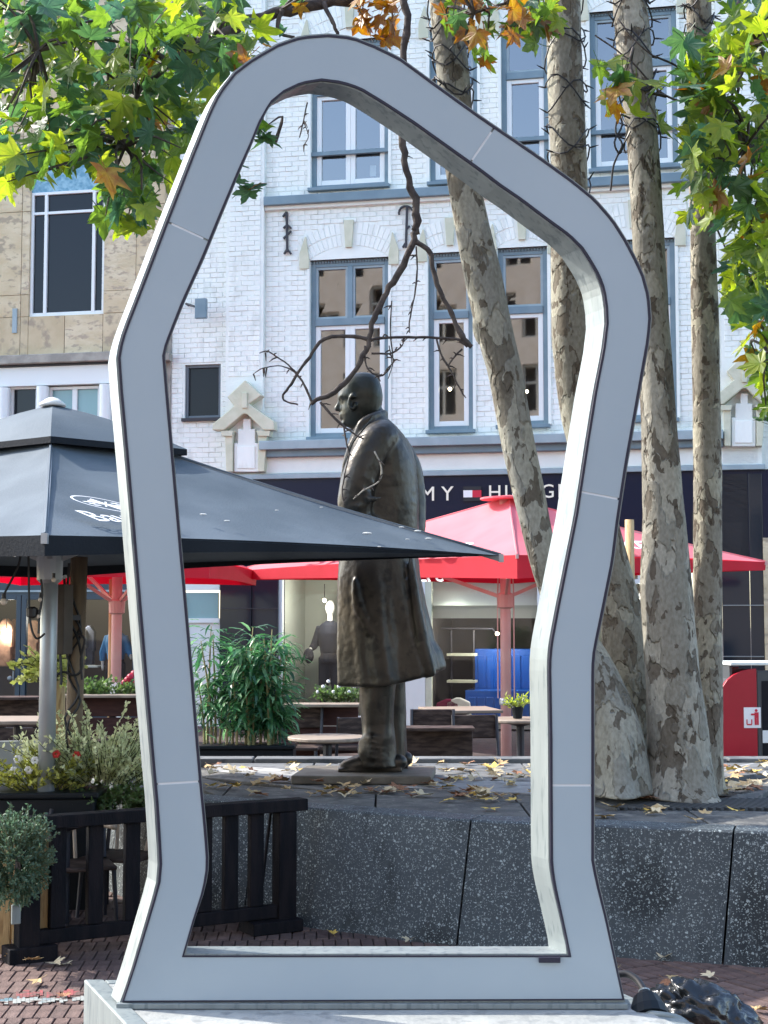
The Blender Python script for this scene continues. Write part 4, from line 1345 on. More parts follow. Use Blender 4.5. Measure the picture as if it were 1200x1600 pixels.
M_bark = [bark('plane_bark', (.31, .30, .245, 1), (.245, .24, .205, 1), (.16, .145, .115, 1), 2.0, .0),
          bark('plane_bark', (.32, .31, .25, 1), (.23, .22, .18, 1), (.15, .132, .102, 1), 2.6, 3.1),
          bark('plane_bark', (.33, .31, .255, 1), (.235, .22, .18, 1), (.135, .116, .09, 1), 2.4, 6.7),
          bark('plane_bark', (.36, .335, .26, 1), (.25, .23, .185, 1), (.15, .126, .097, 1), 3.0, 9.2)]
M_twig = mat('dark_branch', (.038, .028, .024, 1), .85, c2=(.085, .066, .055, 1), scale=12, bump=.5, bscale=40)
M_twig2 = mat('pale_twig', (.30, .27, .22, 1), .85)

def trunk(parent, pts, Y, m, name='trunk', knobs=(), seed=0, n=28, sub=12, flare=True):
    """pts: (px, py, width_px[, Y]) from the base up"""
    P_ = [at(p[0], p[1], p[3] if len(p) > 3 else Y) for p in pts]
    Rr = [p[2] / 2 / FPX * (p[3] if len(p) > 3 else Y) for p in pts]
    cp_ = catmull(P_, sub)
    rad = []
    for i in range(len(cp_)):
        k = min(i // sub, len(P_) - 2); t = (i - k*sub) / sub
        rad.append(Rr[k] + (Rr[k+1] - Rr[k]) * t)
    def rf(i, p, r):
        def f(a):
            q = Vector((math.cos(a)*1.3, math.sin(a)*1.3, p.z*1.6)) + Vector((seed*3.1, 0, seed))
            d = r * (1 + .07*mnoise.noise(q) + .03*mnoise.noise(q*3.1))
            if flare and i < sub*1.2:
                fl_ = max(0, 1 - i/(sub*1.2))
                d += r * fl_**2 * (.10 + .42 * max(0, math.sin(a*3 + seed) + .15*math.sin(a*7)))
            return d
        return f
    mb = MB().tube([p - fo_ for p in cp_] if False else cp_, [rf(i, cp_[i], rad[i]) for i in range(len(cp_))], n)
    for (kx, ky, ks) in knobs:
        c = at(kx, ky, Y)
        mb.ball(c, (ks*1.0, ks, ks*1.9), 14, 12)
    if knobs:
        mb2 = mb
    inv = parent.matrix_world.inverted() if False else None
    loc = parent.location
    mb.v = [tuple(Vector(v) - loc) for v in mb.v]
    return mb.build(name, m, parent, smooth=True), cp_, rad

YT = 8.3
tree_specs = {
 'lean': ([(962,1238,110,8.15),(958,1150,92,8.15),(930,1050,66,8.2),(893,985,52,8.3),(868,930,46,8.35),(846,860,46),(825,765,50),(806,680,52),(790,590,54),(772,515,58),(755,430,60),(735,340,54),(718,240,52),(708,120,52),(698,30,52),(690,-80,52),(676,-260,46),(660,-420,30)], M_bark[0],
          'plane tree leaning left with its trunk crossing the frame opening', [(756, 508, .065), (733, 388, .03)]),
 'second': ([(1000,1232,90,8.75),(998,1150,84,8.75),(985,1050,82,8.7),(968,950,66,8.7),(945,850,58,8.7),(922,740,46,8.7),(903,640,56,8.7),(893,540,62,8.7),(890,440,58,8.7),(890,300,58,8.7),(885,150,58,8.7),(880,0,56,8.7),(876,-150,50,8.7),(872,-420,32,8.7)], M_bark[1],
          'plane tree curving up behind the right leg of the frame', [(881, 582, .055), (896, 660, .05)]),
 'third': ([(1058,1246,124,8.2),(1060,1190,100,8.2),(1052,1060,86,8.2),(1042,920,80,8.2),(1037,800,66,8.2),(1030,660,56,8.2),(1018,480,52,8.2),(1010,320,50,8.2),(1002,200,50,8.2),(990,60,56,8.2),(980,-60,52,8.2),(965,-420,34,8.2)], M_bark[2],
          'thick flaky plane trunk standing foremost right of the frame', [(860, 2600, .01)]),
 'fourth': ([(1098,1238,60,8.6),(1106,1150,48,8.6),(1107,1000,44,8.6),(1106,850,44,8.6),(1105,700,44,8.6),(1102,520,44,8.6),(1098,350,40,8.6),(1094,180,38,8.6),(1092,0,40,8.6),(1090,-150,38,8.6),(1088,-420,26,8.6)], M_bark[3],
          'slim pale plane trunk nearest to the red bin', []),
}
TREES = {}
for i, (k, (pts, m_, lab, kn)) in enumerate(tree_specs.items()):
    b = at(pts[0][0], pts[0][1], pts[0][3])
    e = empty('plane_tree', (b.x, b.y, ZP), 0, lab, 'tree', 'plane trees on the raised plateau')
    kn = [q for q in kn if q[1] < 1600]
    t_, cp_, rad = trunk(e, pts, YT if i != 1 else 8.7, m_, knobs=kn, seed=i*2.3)
    TREES[k] = (e, cp_, rad)
# sprawling root plate
rb = MB()
e0 = TREES['lean'][0]
for (a, b, c) in (((950,1238),(925,1241),(900,1245)), ((985,1240),(1010,1240),(1030,1242)), ((975,1243),(960,1247),(940,1249)), ((1000,1238),(1012,1228),(1020,1220))):
    p = [atz(*q, ZP - .01) - e0.location for q in (a, b, c)]
    rb.tube(catmull(p, 4), [.09 - .006*i for i in range(9)], 10)
rb.build('root', M_bark[0], e0, smooth=True)

# ---- leaf shapes ------------------------------------------------------
def leaf_mesh(name, m, seed, fallen=False):
    rr = random.Random(seed)
    half = [(0, 1.0), (7, .80), (13, .74), (19, .58), (27, .50), (36, .66), (41, .74), (49, .95), (58, .72), (66, .64), (78, .44), (90, .52), (103, .72), (114, .50), (130, .34), (160, .24)]
    pts = [(a, r) for a, r in half] + [(180, .10)] + [(-a, r) for a, r in half[::-1][:-1]]
    vs = [Vector((0, 0, 0))]
    cx, cy = rr.uniform(-.35, .35), rr.uniform(-.5, .3)
    fold = rr.uniform(.05, .30) if not fallen else rr.uniform(.15, .55)
    for a, r in pts:
        t = R(a + rr.uniform(-3, 3)); r = r * rr.uniform(.93, 1.07)
        x, y = r*math.sin(t), r*math.cos(t)
        z = fold*abs(x) + cx*x*x*.5 + cy*y*y*.5 + rr.uniform(-.04, .04)
        vs.append(Vector((x, y, z)))
    n = len(pts)
    fs = [(0, 1+(k+1) % n, 1+k) for k in range(n)]
    mb = MB().add(vs, fs)
    # stalk
    mb.tube([(0, -.08, .0), (0.03, -.45, -.05), (.0, -.75, -.15)], .018, 3)
    return mb.mesh(name, m)
LM = [leafmat('leaf_green', (.075, .13, .026, 1), (.115, .18, .036, 1), .5),
      leafmat('leaf_dark_green', (.04, .088, .034, 1), (.062, .12, .044, 1), .45),
      leafmat('leaf_yellow_green', (.16, .22, .034, 1), (.23, .27, .046, 1), .55),
      leafmat('leaf_blue_green', (.04, .098, .058, 1), (.068, .135, .08, 1), .4),
      leafmat('leaf_brown', (.20, .075, .025, 1), (.26, .14, .03, 1), .35),
      leafmat('leaf_ochre', (.34, .22, .04, 1), (.26, .11, .03, 1), .4)]
LEAF = [[leaf_mesh('leaf', m, 10*i + k) for k in range(4)] for i, m in enumerate(LM)]
def in_poly(x, y, poly):
    c = False
    for i in range(len(poly)):
        (x0, y0), (x1, y1) = poly[i], poly[i-1]
        if (y0 > y) != (y1 > y) and x < (x1-x0)*(y-y0)/(y1-y0) + x0: c = not c
    return c
def leaf_rot(rr, flat=.5):
    tip = Vector((rr.uniform(-1, 1), rr.uniform(-1, 1), rr.uniform(-1.3, .25))).normalized()
    nrm_ = Vector((rr.uniform(-1, 1), rr.uniform(-1.1, .5), rr.uniform(-.1, 1.0)))
    z = (nrm_ - tip*nrm_.dot(tip)).normalized()
    x = tip.cross(z)
    return Matrix((x, tip, z)).transposed()
QUOTA = {}
def put_leaves(parent, pts, sizes, mix, rr, stuff):
    """each leaf its own child while the tree has fewer than 300"""
    for (p, s) in zip(pts, sizes):
        k = rr.choices(range(6), mix)[0]
        me = rr.choice(LEAF[k])
        mt = Matrix.Translation(p - parent.location) @ leaf_rot(rr).to_4x4() @ Matrix.Scale(s, 4)
        if QUOTA.get(parent.name, 0) < 300:
            QUOTA[parent.name] = QUOTA.get(parent.name, 0) + 1
            o = link('leaf', me, parent)
            o.matrix_local = mt
        else:
            sm = stuff.setdefault((parent.name, k), MB())
            sm.add([mt @ v.co for v in me.vertices], [tuple(q.vertices) for q in me.polygons])
STUFF = {}
def cluster(parent, poly, n, yr, mix, seed, size=(.085, .135), twigs=None, hub=None):
    rr = random.Random(seed)
    xs, ys = [p[0] for p in poly], [p[1] for p in poly]
    pts = []
    while len(pts) < n:
        x, y = rr.uniform(min(xs), max(xs)), rr.uniform(min(ys), max(ys))
        if in_poly(x, y, poly):
            pts.append(at(x, y, rr.uniform(*yr)))
    if hub:
        hp = [at(*h) for h in hub]
        tb = MB()
        for p in pts[::5]:
            q = min(hp, key=lambda h: (h - p).length)
            mid = q.lerp(p, .5) + Vector((rr.uniform(-.08, .08), rr.uniform(-.08, .08), rr.uniform(.0, .12)))
            tb.tube([c - parent.location for c in catmull([q, mid, p], 3)], [.012, .010, .009, .007, .006, .004, .003], 4)
        tag(tb.build('twigs', M_twig, parent), kind='stuff')
    pts.sort(key=lambda p: p.y)
    put_leaves(parent, pts, [rr.uniform(*size) for _ in pts], mix, rr, STUFF)
tl, tr = TREES['lean'][0], TREES['fourth'][0]
def limb(parent, pts, name='branch', m=M_twig, sub=5, n=8):
    """pts: (px, py, width_px, Y)"""
    P_ = [at(p[0], p[1], p[3]) - parent.location for p in pts]
    Rr = [p[2]*.43/FPX*p[3] for p in pts]
    cp_ = catmull(P_, sub)
    rad = [Rr[min(i//sub, len(Rr)-2)]*(1-(i % sub)/sub) + Rr[min(i//sub+1, len(Rr)-1)]*((i % sub)/sub) if i < len(cp_)-1 else Rr[-1] for i in range(len(cp_))]
    rad = [r*(1+.28*mnoise.noise(Vector((i*.83, Rr[0]*99, 0)))) for i, r in enumerate(rad)]
    cp_ = [p + Vector((mnoise.noise(Vector((i*.6, 7, Rr[0]*50))), 0, mnoise.noise(Vector((i*.6, 17, Rr[0]*50)))))*Rr[0]*.5 for i, p in enumerate(cp_)]
    return MB().tube(cp_, rad, n).build(name, m, parent, smooth=True)
# the big limb carrying the left foliage
limb(tl, [(686, -140, 40, 8.3), (640, -60, 30, 8.25), (560, -10, 24, 8.2), (470, 12, 22, 8.15), (400, 30, 20, 8.1), (335, 58, 20, 8.05), (285, 85, 18, 8.0), (255, 108, 13, 8.0), (215, 150, 7, 7.95), (195, 230, 5, 7.9)])
limb(tl, [(262, 98, 13, 8.0), (235, 75, 9, 8.0), (205, 70, 7, 8.0), (150, 62, 5, 7.9), (60, 80, 4, 7.8)])
limb(tl, [(505, 5, 10, 8.15), (520, 35, 8, 8.1), (527, 55, 7, 8.1), (520, 90, 5, 8.1)])
limb(tl, [(440, 15, 10, 8.1), (435, 48, 9, 8.1), (460, 58, 5, 8.1)])
limb(tl, [(300, 70, 6, 8.0), (330, 160, 5, 8.0), (385, 200, 4, 8.0), (430, 222, 3, 8.0)])
limb(tl, [(270, 2, 4, 7.6), (235, 42, 3, 7.6), (205, 62, 2, 7.6)], m=M_twig2)
limb(tl, [(205, 28, 3, 7.5), (224, 50, 3, 7.5), (228, 80, 2, 7.5)], m=M_twig2)
limb(tl, [(205, 60, 2.5, 7.5), (203, 110, 2, 7.5), (210, 150, 2, 7.5), (190, 180, 1.5, 7.5)], m=M_twig2)
Lpoly = [(-30, -20), (380, -20), (372, 20), (425, 40), (395, 90), (340, 130), (320, 180), (300, 215), (262, 300), (248, 335), (215, 360), (180, 345), (150, 330), (165, 280), (140, 235), (110, 265), (85, 250), (52, 290), (20, 285), (-30, 285)]
hubs = [(335, 58, 8.05), (285, 85, 8.0), (255, 108, 8.0), (215, 150, 7.95), (195, 230, 7.9), (150, 62, 7.9), (60, 80, 7.8), (205, 70, 8.0)]
cluster(tl, Lpoly, 210, (7.3, 8.0), (4.4, 2.6, 4.2, 2.2, .12, .12), 1, (.10, .165), hub=hubs)
cluster(tl, [(150, 285), (240, 290), (235, 345), (205, 362), (165, 345)], 9, (7.5, 7.8), (2, 5, .8, 2, 0, .1), 21, (.13, .18), hub=hubs[3:5])
cluster(tl, [(362, 250), (398, 255), (400, 320), (372, 325)], 5, (7.8, 8.0), (3, 3, 1, 1, .5, 0), 2, (.09, .13), hub=[(385, 200, 8.0)])
cluster(tl, [(395, 180), (432, 185), (430, 235), (400, 215)], 6, (7.9, 8.1), (2, 4, 0, 1, 1.5, 0), 3, (.07, .12), hub=[(385, 200, 8.0), (430, 222, 8.0)])
cluster(tl, [(555, -10), (622, -10), (622, 50), (600, 75), (575, 60), (552, 35)], 16, (8.0, 8.2), (0, 0, .6, 0, 5, 2.5), 4, (.08, .14), hub=[(505, 5, 8.15), (560, -10, 8.2), (640, -60, 8.25)])
cluster(tl, [(400, -10), (480, -10), (440, 70), (395, 80)], 7, (8.0, 8.2), (2, 1, 3, 1, .5, .5), 5, (.06, .10), hub=[(440, 15, 8.1)])
cluster(tl, Lpoly, 300, (8.0, 8.9), (4, 4, 4, 2.2, .1, .15), 11, (.10, .16), hub=hubs)
ts = TREES['second'][0]
limb(ts, [(872, -60, 14, 8.6), (840, -25, 9, 8.3), (790, 5, 6, 7.9), (740, 20, 4, 7.8), (700, 30, 3, 7.8)])
cluster(ts, [(690, -20), (870, -20), (862, 35), (800, 65), (770, 100), (742, 90), (725, 55), (690, 40)], 48, (7.6, 8.1), (3, 1.6, 3, .6, 2.6, .7), 6, (.085, .14), hub=[(840, -25, 8.3), (790, 5, 7.9), (740, 20, 7.8)])
cluster(ts, [(815, 25), (885, 30), (885, 60), (835, 75)], 7, (7.8, 8.0), (2, 1, 4, 0, 0, .5), 7, (.09, .13), hub=[(840, -25, 8.3)])
# right foliage: hangs from the slim tree and fills the right edge
limb(tr, [(1094, -60, 18, 8.6), (1135, -20, 14, 8.2), (1180, 60, 11, 7.9), (1215, 160, 9, 7.8), (1232, 300, 7, 7.7), (1240, 450, 5, 7.7), (1225, 560, 3, 7.7)])
limb(tr, [(1180, 60, 8, 7.9), (1150, 130, 6, 7.9), (1100, 155, 5, 7.8), (1040, 150, 4, 7.8), (985, 95, 3, 7.8), (930, 55, 3, 7.85)])
limb(tr, [(1215, 160, 6, 7.8), (1165, 230, 5, 7.8), (1120, 280, 3, 7.8)])
limb(tr, [(1094, 150, 5, 8.4), (1060, 105, 4, 8.2), (1010, 80, 3, 8.0), (965, 30, 3, 8.0)])
Rp = [(1110, -20), (1240, -20), (1240, 640), (1195, 640), (1188, 600), (1160, 520), (1132, 495), (1140, 420), (1150, 380), (1105, 345), (1085, 280), (1062, 230), (1080, 180), (1060, 130), (1100, 60), (1125, 20)]
rh = [(1180, 60, 7.9), (1215, 160, 7.8), (1232, 300, 7.7), (1240, 450, 7.7), (1150, 130, 7.9), (1165, 230, 7.8), (1225, 560, 7.7), (1120, 280, 7.8)]
cluster(tr, Rp, 235, (7.2, 7.9), (4, 1.6, 5, 1.0, .25, .3), 8, (.09, .15), hub=rh)
cluster(tr, [(1060, 40), (1140, 60), (1140, 240), (1080, 260), (1045, 130)], 26, (7.3, 7.7), (3, 2, 3.6, 1, .5, .2), 81, (.10, .15), hub=rh)
cluster(tr, [(915, 85), (960, 70), (990, 100), (1030, 100), (1045, 170), (1030, 210), (990, 180), (935, 150)], 13, (7.5, 7.9), (2, 1, 5, .5, 0, .3), 9, (.10, .16), hub=[(1040, 150, 7.8), (985, 95, 7.8), (930, 55, 7.85)])
cluster(tr, [(1060, 290), (1125, 290), (1115, 340), (1075, 345)], 8, (7.7, 8.0), (2, 1, 3, 1, .5, .5), 10, (.08, .13), hub=[(1120, 280, 7.8)])
cluster(tr, Rp, 210, (7.9, 8.6), (4, 3, 3, 1.6, .3, .2), 12, (.09, .15), hub=rh)
cluster(tr, [(1180, 560), (1240, 560), (1240, 700), (1200, 690)], 12, (7.4, 7.9), (4, 2, 3, 1, .2, .2), 13, (.09, .13), hub=[(1225, 560, 7.7)])
for (pn, k), mb in STUFF.items():
    tag(mb.build('leaves', LM[k], bpy.data.objects[pn]), kind='stuff')

# ---- the bare hanging branch in the middle ------------------------------
YB = 7.9
HB = [[(684, -90, 30, 8.3), (660, -60, 20, 8.1), (636, -20, 17, YB), (633, 40, 15, YB), (632, 110, 13, YB), (628, 200, 13, YB), (633, 265, 13, YB), (648, 310, 15, YB), (650, 350, 14, YB), (648, 375, 13, YB), (615, 440, 11, YB), (590, 480, 11, YB), (578, 530, 10, YB), (560, 570, 9, YB), (530, 608, 9, YB), (488, 630, 8, YB)],
      [(650, 378, 10, YB), (672, 395, 10, YB), (680, 435, 9, YB), (705, 490, 10, YB), (722, 525, 10, YB), (737, 542, 9, YB)],
      [(578, 530, 8, YB), (540, 525, 7, YB), (506, 530, 7, YB), (478, 565, 6, YB), (455, 600, 5, YB), (442, 620, 4, YB), (448, 628, 3, YB), (465, 632, 3, YB)],
      [(575, 532, 6, YB), (610, 527, 5, YB), (660, 527, 5, YB), (712, 530, 5, YB), (730, 542, 5, YB)],
      [(488, 630, 5, YB), (472, 595, 4, YB), (450, 570, 3, YB), (420, 550, 2.5, YB), (405, 552, 2, YB)],
      [(480, 610, 3, YB), (465, 585, 3, YB), (440, 572, 2, YB), (412, 575, 2, YB), (395, 585, 1.5, YB)],
      [(500, 628, 5, YB), (520, 650, 5, YB), (545, 672, 4, YB), (568, 686, 3, YB)],
      [(537, 665, 4, YB), (541, 690, 3, YB), (545, 712, 3, YB), (535, 760, 2.5, YB), (538, 790, 2, YB)],
      [(682, 530, 4, YB), (690, 555, 4, YB), (705, 580, 3, YB), (720, 610, 3, YB), (728, 622, 2, YB)],
      [(722, 545, 4, YB), (708, 560, 3, YB), (700, 572, 2, YB)],
      [(570, 540, 4, YB), (572, 570, 3, YB), (585, 585, 3, YB), (600, 585, 3, YB), (612, 568, 2, YB), (608, 540, 2, YB)],
      [(580, 552, 4, YB), (610, 552, 3.5, YB), (628, 540, 2.5, YB), (632, 525, 2, YB)],
      [(585, 705, 3, YB-.05), (596, 730, 3, YB-.05), (592, 752, 3, YB-.05), (570, 765, 2.5, YB-.05), (552, 780, 2, YB-.05)],
      [(650, 385, 3, YB), (652, 420, 3, YB), (648, 460, 3, YB), (640, 500, 2.5, YB), (640, 520, 2, YB)],
      [(480, 160, 3, YB+.2), (474, 190, 2.5, YB+.2), (468, 215, 2, YB+.2)], [(474, 190, 2, YB+.2), (482, 212, 1.6, YB+.2), (474, 228, 1.5, YB+.2)],
      [(612, 470, 2.5, YB), (610, 520, 2.5, YB), (614, 565, 2, YB), (606, 592, 1.5, YB)]]
for k, h in enumerate(HB):
    if k == 12:
        limb(tl, h, 'pale_twig', M_twig2)
    else:
        limb(tl, h, 'hanging_branch', M_twig)
rr = random.Random(5)
spk = MB()
for h in HB[3:] + [HB[0][4:10]]:
    for a, b in zip(h[:-1], h[1:]):
        for q in range(2):
            t = rr.random()
            p = at(a[0]+(b[0]-a[0])*t, a[1]+(b[1]-a[1])*t, a[3])
            d = Vector((rr.uniform(-1, 1), rr.uniform(-.5, .5), rr.uniform(-.8, 1))).normalized()*rr.uniform(.018, .05)
            spk.tube([p - tl.location, p + d*.5 - tl.location, p + d + Vector((0, 0, -.008)) - tl.location], [.0045, .004, .0015], 4)
tag(spk.build('spur_twigs', M_twig, tl), kind='stuff')

# ---- light strings wound around the trunks ------------------------------
M_cable = mat('black_cable', (.012, .012, .014, 1), .5)
BULB = MB().tube([(0, 0, 0), (0, 0, .02), (0, 0, .055)], [.0045, .0055, .002], 5).mesh('bulb', M_cable)
def light_string(key, py0, py1, turns, seed, label):
    rr = random.Random(seed)
    e, cp_, rad = TREES[key]
    root = empty('light_string', e.location, 0, label, 'light string', 'light strings wound around the plane trunks')
    def axis(z):
        for i in range(len(cp_)-1):
            if cp_[i].z <= z <= cp_[i+1].z:
                t = (z - cp_[i].z)/(cp_[i+1].z - cp_[i].z)
                return cp_[i].lerp(cp_[i+1], t), rad[i]*(1-t) + rad[i+1]*t
        return cp_[-1], rad[-1]
    z0, z1 = at(900, py0, cp_[-1].y).z, at(900, py1, cp_[-1].y).z
    for s in (1, -1):
        pts = []
        n = turns*16
        ph = rr.uniform(0, 6)
        for i in range(n+1):
            z = z0 + (z1-z0)*i/n + .05*math.sin(i*.9 + ph)
            c, r = axis(z)
            a = ph + s*2*math.pi*turns*i/n
            pts.append(c + Vector((math.cos(a), math.sin(a), 0))*(r*1.09 + .008))
        MB().tube([p - root.location for p in pts], .005, 5).build('cable', M_cable, root)
        for i in range(2, n, 3):
            o = link('bulb', BULB, root)
            c, r = axis(pts[i].z)
            d = (pts[i] - c); d.z = rr.uniform(-.5, .6)*d.length
            d = (d.normalized() + Vector((rr.uniform(-.6, .6), rr.uniform(-.6, .6), 0))).normalized()
            o.location = pts[i] - root.location
            o.rotation_euler = d.to_track_quat('Z', 'Y').to_euler()
    return root
light_string('lean', 175, -20, 4, 1, 'black string of lights around the leaning trunk above the frame')
light_string('second', 300, -20, 4, 2, 'black string of lights around the curved trunk above the frame corner')
ls3 = light_string('third', 235, -20, 4, 3, 'black string of lights around the foremost thick trunk with a hanging end')
light_string('fourth', 110, -20, 3, 4, 'black string of lights around the slim trunk among the leaves')
hp = [at(*p, 8.0) - ls3.location for p in ((985, 185), (968, 180), (962, 205), (972, 225), (964, 245), (958, 262), (955, 290), (954, 298))]
MB().tube(catmull(hp, 4), .006, 5).build('cable', M_cable, ls3)
hp = [at(*p, 8.0) - ls3.location for p in ((978, 150), (966, 170), (972, 195), (960, 222), (968, 240), (975, 225), (985, 205))]
MB().tube(catmull(hp, 4), .006, 5).build('cable', M_cable, ls3)

# ================================================================ bronze statue
def bronze(name, c1, c2, c3):
    m = mat(name, c1, .38, metal=.68, c2=c2, scale=4, lo=.3, hi=.72, bump=.14, bscale=26, c3=c3)
    return m
M_bronze = bronze('dark_bronze', (.034, .031, .027, 1), (.066, .060, .051, 1), (.028, .027, .025, 1))
M_bronzeh = bronze('green_black_bronze', (.026, .029, .026, 1), (.052, .055, .049, 1), (.021, .025, .022, 1))
YS = 9.3
stat = empty('bronze_statue', (at(590, 1200, YS).x, YS, ZP), 0, 'dark bronze statue of a bald man in a long overcoat facing left', 'statue')
so = stat.location.copy()
K = YS / FPX
def sp_(px, py, dy=0.0):
    p = at(px, py, YS) - so
    p.y = dy
    return p
# plinth
pz0, pz1 = 0.0, .052
a, b = atz(461, 1214, ZP).x - so.x, atz(673, 1208, ZP).x - so.x
MB().slab([(a, -.36), (b - .02, -.40), (b + .03, .22), (a + .06, .28)], pz0, pz1).build('plinth', mat('plinth_bronze', (.10, .088, .07, 1), .6, metal=.3, c2=(.16, .145, .12, 1), scale=8, bump=.3), stat, bevel=.008)
# figure: head, neck, legs as one skin
fig = MB()
def ring_loft(mb, rows, n=28, ex=2.3, fold=None):
    """rows: (py, left px, right px, half depth m, y centre)"""
    vs, fs = [], []
    for i, (py, l, r, hd, yc) in enumerate(rows):
        c = sp_((l + r)/2, py); hx = (r - l)/2*K
        for k in range(n):
            t = 2*math.pi*k/n
            ct, st = math.cos(t), math.sin(t)
            rr_ = (abs(ct)**ex + abs(st)**ex) ** (-1/ex)
            f = fold(i, t, py) if fold else 1.0
            vs.append(Vector((c.x + hx*ct*rr_*f, yc + hd*st*rr_*f, c.z)))
    for i in range(len(rows)-1):
        for k in range(n):
            fs.append((i*n+k, i*n+(k+1) % n, (i+1)*n+(k+1) % n, (i+1)*n+k))
    fs.append(tuple(range(n-1, -1, -1)) if True else ()); fs.append(tuple((len(rows)-1)*n+k for k in range(n)))
    mb.add(vs, [f[::-1] for f in fs])
head = [(582.5, 559, 575, .03), (586, 547, 585, .065), (592, 538, 591, .09), (600, 532.5, 595, .105), (610, 529, 597.5, .115), (618, 527, 598.5, .118), (623, 527, 598.5, .116), (627, 531, 598, .112), (633, 532, 597, .112), (640, 531.5, 595.5, .11),
        (647, 532, 594, .105), (653, 533.5, 592, .098), (659, 535, 590, .088), (665, 538.5, 587, .075), (670, 548, 585, .06)]
ring_loft(fig, [(p, l, r, h, .0) for p, l, r, h in head], 26, 2.2)
def blob(px, py, dy, r, mb=None):
    (mb or fig).ball(sp_(px, py, dy), r, 12, 9)
def prof(pts, dy, th):
    fig.prism([(sp_(x, y).x, sp_(x, y).z) for x, y in pts], dy - th, dy + th)
prof([(532, 624), (528.5, 626), (525, 633), (521.5, 638.5), (523.5, 641.5), (530, 643), (538, 640)], -.005, .017)
blob(526.5, 640, -.018, (.014, .014, .012)); blob(526.5, 640, .014, (.014, .014, .012))
blob(532.5, 648.5, 0, (.013, .036, .008)); blob(533.5, 653.5, 0, (.012, .032, .008)); blob(538, 662, 0, (.022, .04, .02))
for s in (-1, 1):
    blob(534, 621, s*.045, (.016, .036, .009))      # brow
    blob(535.5, 629, s*.047, (.012, .018, .007))       # eye
    # ear
    cx = 551 if s < 0 else 560
    for t in range(12):
        a = R(60 + 26*t)
        blob(cx + 5.2*math.cos(a), 633.5 - 10.5*math.sin(a), s*.126, (.010, .020, .010))
    blob(cx - 1, 643, s*.122, (.013, .02, .014)); blob(cx - 4, 634, s*.113, (.010, .014, .02))
fig.tube([sp_(568, 650), sp_(574, 672), sp_(584, 705)], [.095, .092, .11], 18)
blob(590, 655, 0, (.05, .07, .09))
figure = solid(fig, 'head', M_bronzeh, stat, .0085, 3)
# legs
lg = MB()
ring_loft(lg, [(1040, 566, 622, .13, -.11), (1070, 562, 618, .125, -.11), (1100, 562.5, 616, .12, -.11), (1130, 566, 615, .115, -.11), (1150, 565, 616, .12, -.11), (1160, 560, 617, .125, -.11), (1172, 559, 619, .125, -.11), (1185, 564, 620, .125, -.11), (1195, 566, 621, .12, -.11)], 22, 2.3,
          lambda i, t, py: 1 + .03*math.sin(5*t + py*.05) + (.05*math.sin(py*.45 + t) if py > 1140 else 0))
ring_loft(lg, [(1040, 585, 634, .12, .12), (1070, 586, 634, .115, .12), (1120, 588, 635, .11, .12), (1160, 586, 636, .115, .12), (1185, 584, 636, .12, .12), (1195, 586, 634, .115, .12)], 22, 2.3,
          lambda i, t, py: 1 + .03*math.sin(5*t + py*.07))
for k in range(5):
    lg.tube([sp_(561, 1152 + 6*k, -.16), sp_(580, 1146 + 8*k, -.235), sp_(600, 1150 + 8*k, -.235)], [.006, .010, .004], 8)
solid(lg, 'trousers', M_bronze, stat, .012, 3)
for yc, dx in ((-.11, 0), (.12, 16)):
    s_ = MB()
    s_.tube([sp_(624 + dx*.7, 1190, yc), sp_(590 + dx, 1189, yc), sp_(562 + dx, 1191, yc), sp_(540 + dx, 1195, yc), sp_(530 + dx, 1197, yc)], [.055, .07, .062, .042, .018], 14)
    z0 = pz1
    s_.box(sp_(529 + dx, 1190).x, sp_(628 + dx*.6, 1190).x, yc - .055, yc + .055, z0 - .004, z0 + .022)
    s_.ball(sp_(622 + dx*.6, 1188, yc), (.06, .06, .05))
    sh = solid(s_, 'shoe', M_bronze, stat, .01, 3)
# overcoat with sleeves, collar and folds
ct_ = MB()
rows = [(1071, 530, 690, .36), (1066, 530, 692, .365), (1040, 528.5, 686, .355), (1000, 527.5, 676, .34), (950, 527, 665, .325), (900, 528, 656, .315), (870, 529, 653, .31), (830, 531, 654, .31), (790, 531.5, 655, .315), (760, 533, 653, .32),
        (730, 537, 650, .32), (710, 540, 646, .315), (695, 544, 640, .30), (682, 548, 632, .27), (670, 553, 622, .22), (660, 558, 612, .16), (652, 564, 603, .12)]
def folds(i, t, py):
    low = max(0, min(1, (py - 820)/240))
    hi = max(0, min(1, (850 - py)/120))
    return 1 + low*(.050*math.sin(7*t + .9 + (py - 900)*.002) + .03*math.sin(12*t + 2.2) + .012*math.sin(23*t)) + hi*(.012*math.sin(6*t + py*.03))
ring_loft(ct_, [(*q, 0.0) for q in rows], 72, 2.5, folds)
# hem tilt: lift the rear hem
ct_.v = [(x, y, z + max(0, (x - sp_(600, 900).x))*(.26 if z < sp_(600, 1030).z else 0)) for x, y, z in ct_.v]
# near sleeve
ct_.tube(catmull([sp_(604, 684, -.20), sp_(588, 700, -.29), sp_(566, 745, -.335), sp_(556, 790, -.33), sp_(560, 820, -.31)], 4), [.09, .10, .105, .108, .108, .11, .11, .11, .11, .11, .11, .108, .108, .105, .10, .095, .08], 18)
ct_.tube(catmull([sp_(558, 812, -.31), sp_(572, 826, -.33), sp_(590, 836, -.33), sp_(606, 842, -.30)], 4), [.09, .088, .085, .08, .078, .076, .072, .07, .066, .062, .06, .055, .05], 14)
# far sleeve, elbow showing behind the back
ct_.tube(catmull([sp_(618, 690, .2), sp_(640, 730, .27), sp_(646, 790, .27), sp_(640, 840, .22), sp_(610, 860, .2)], 4), .09, 16)
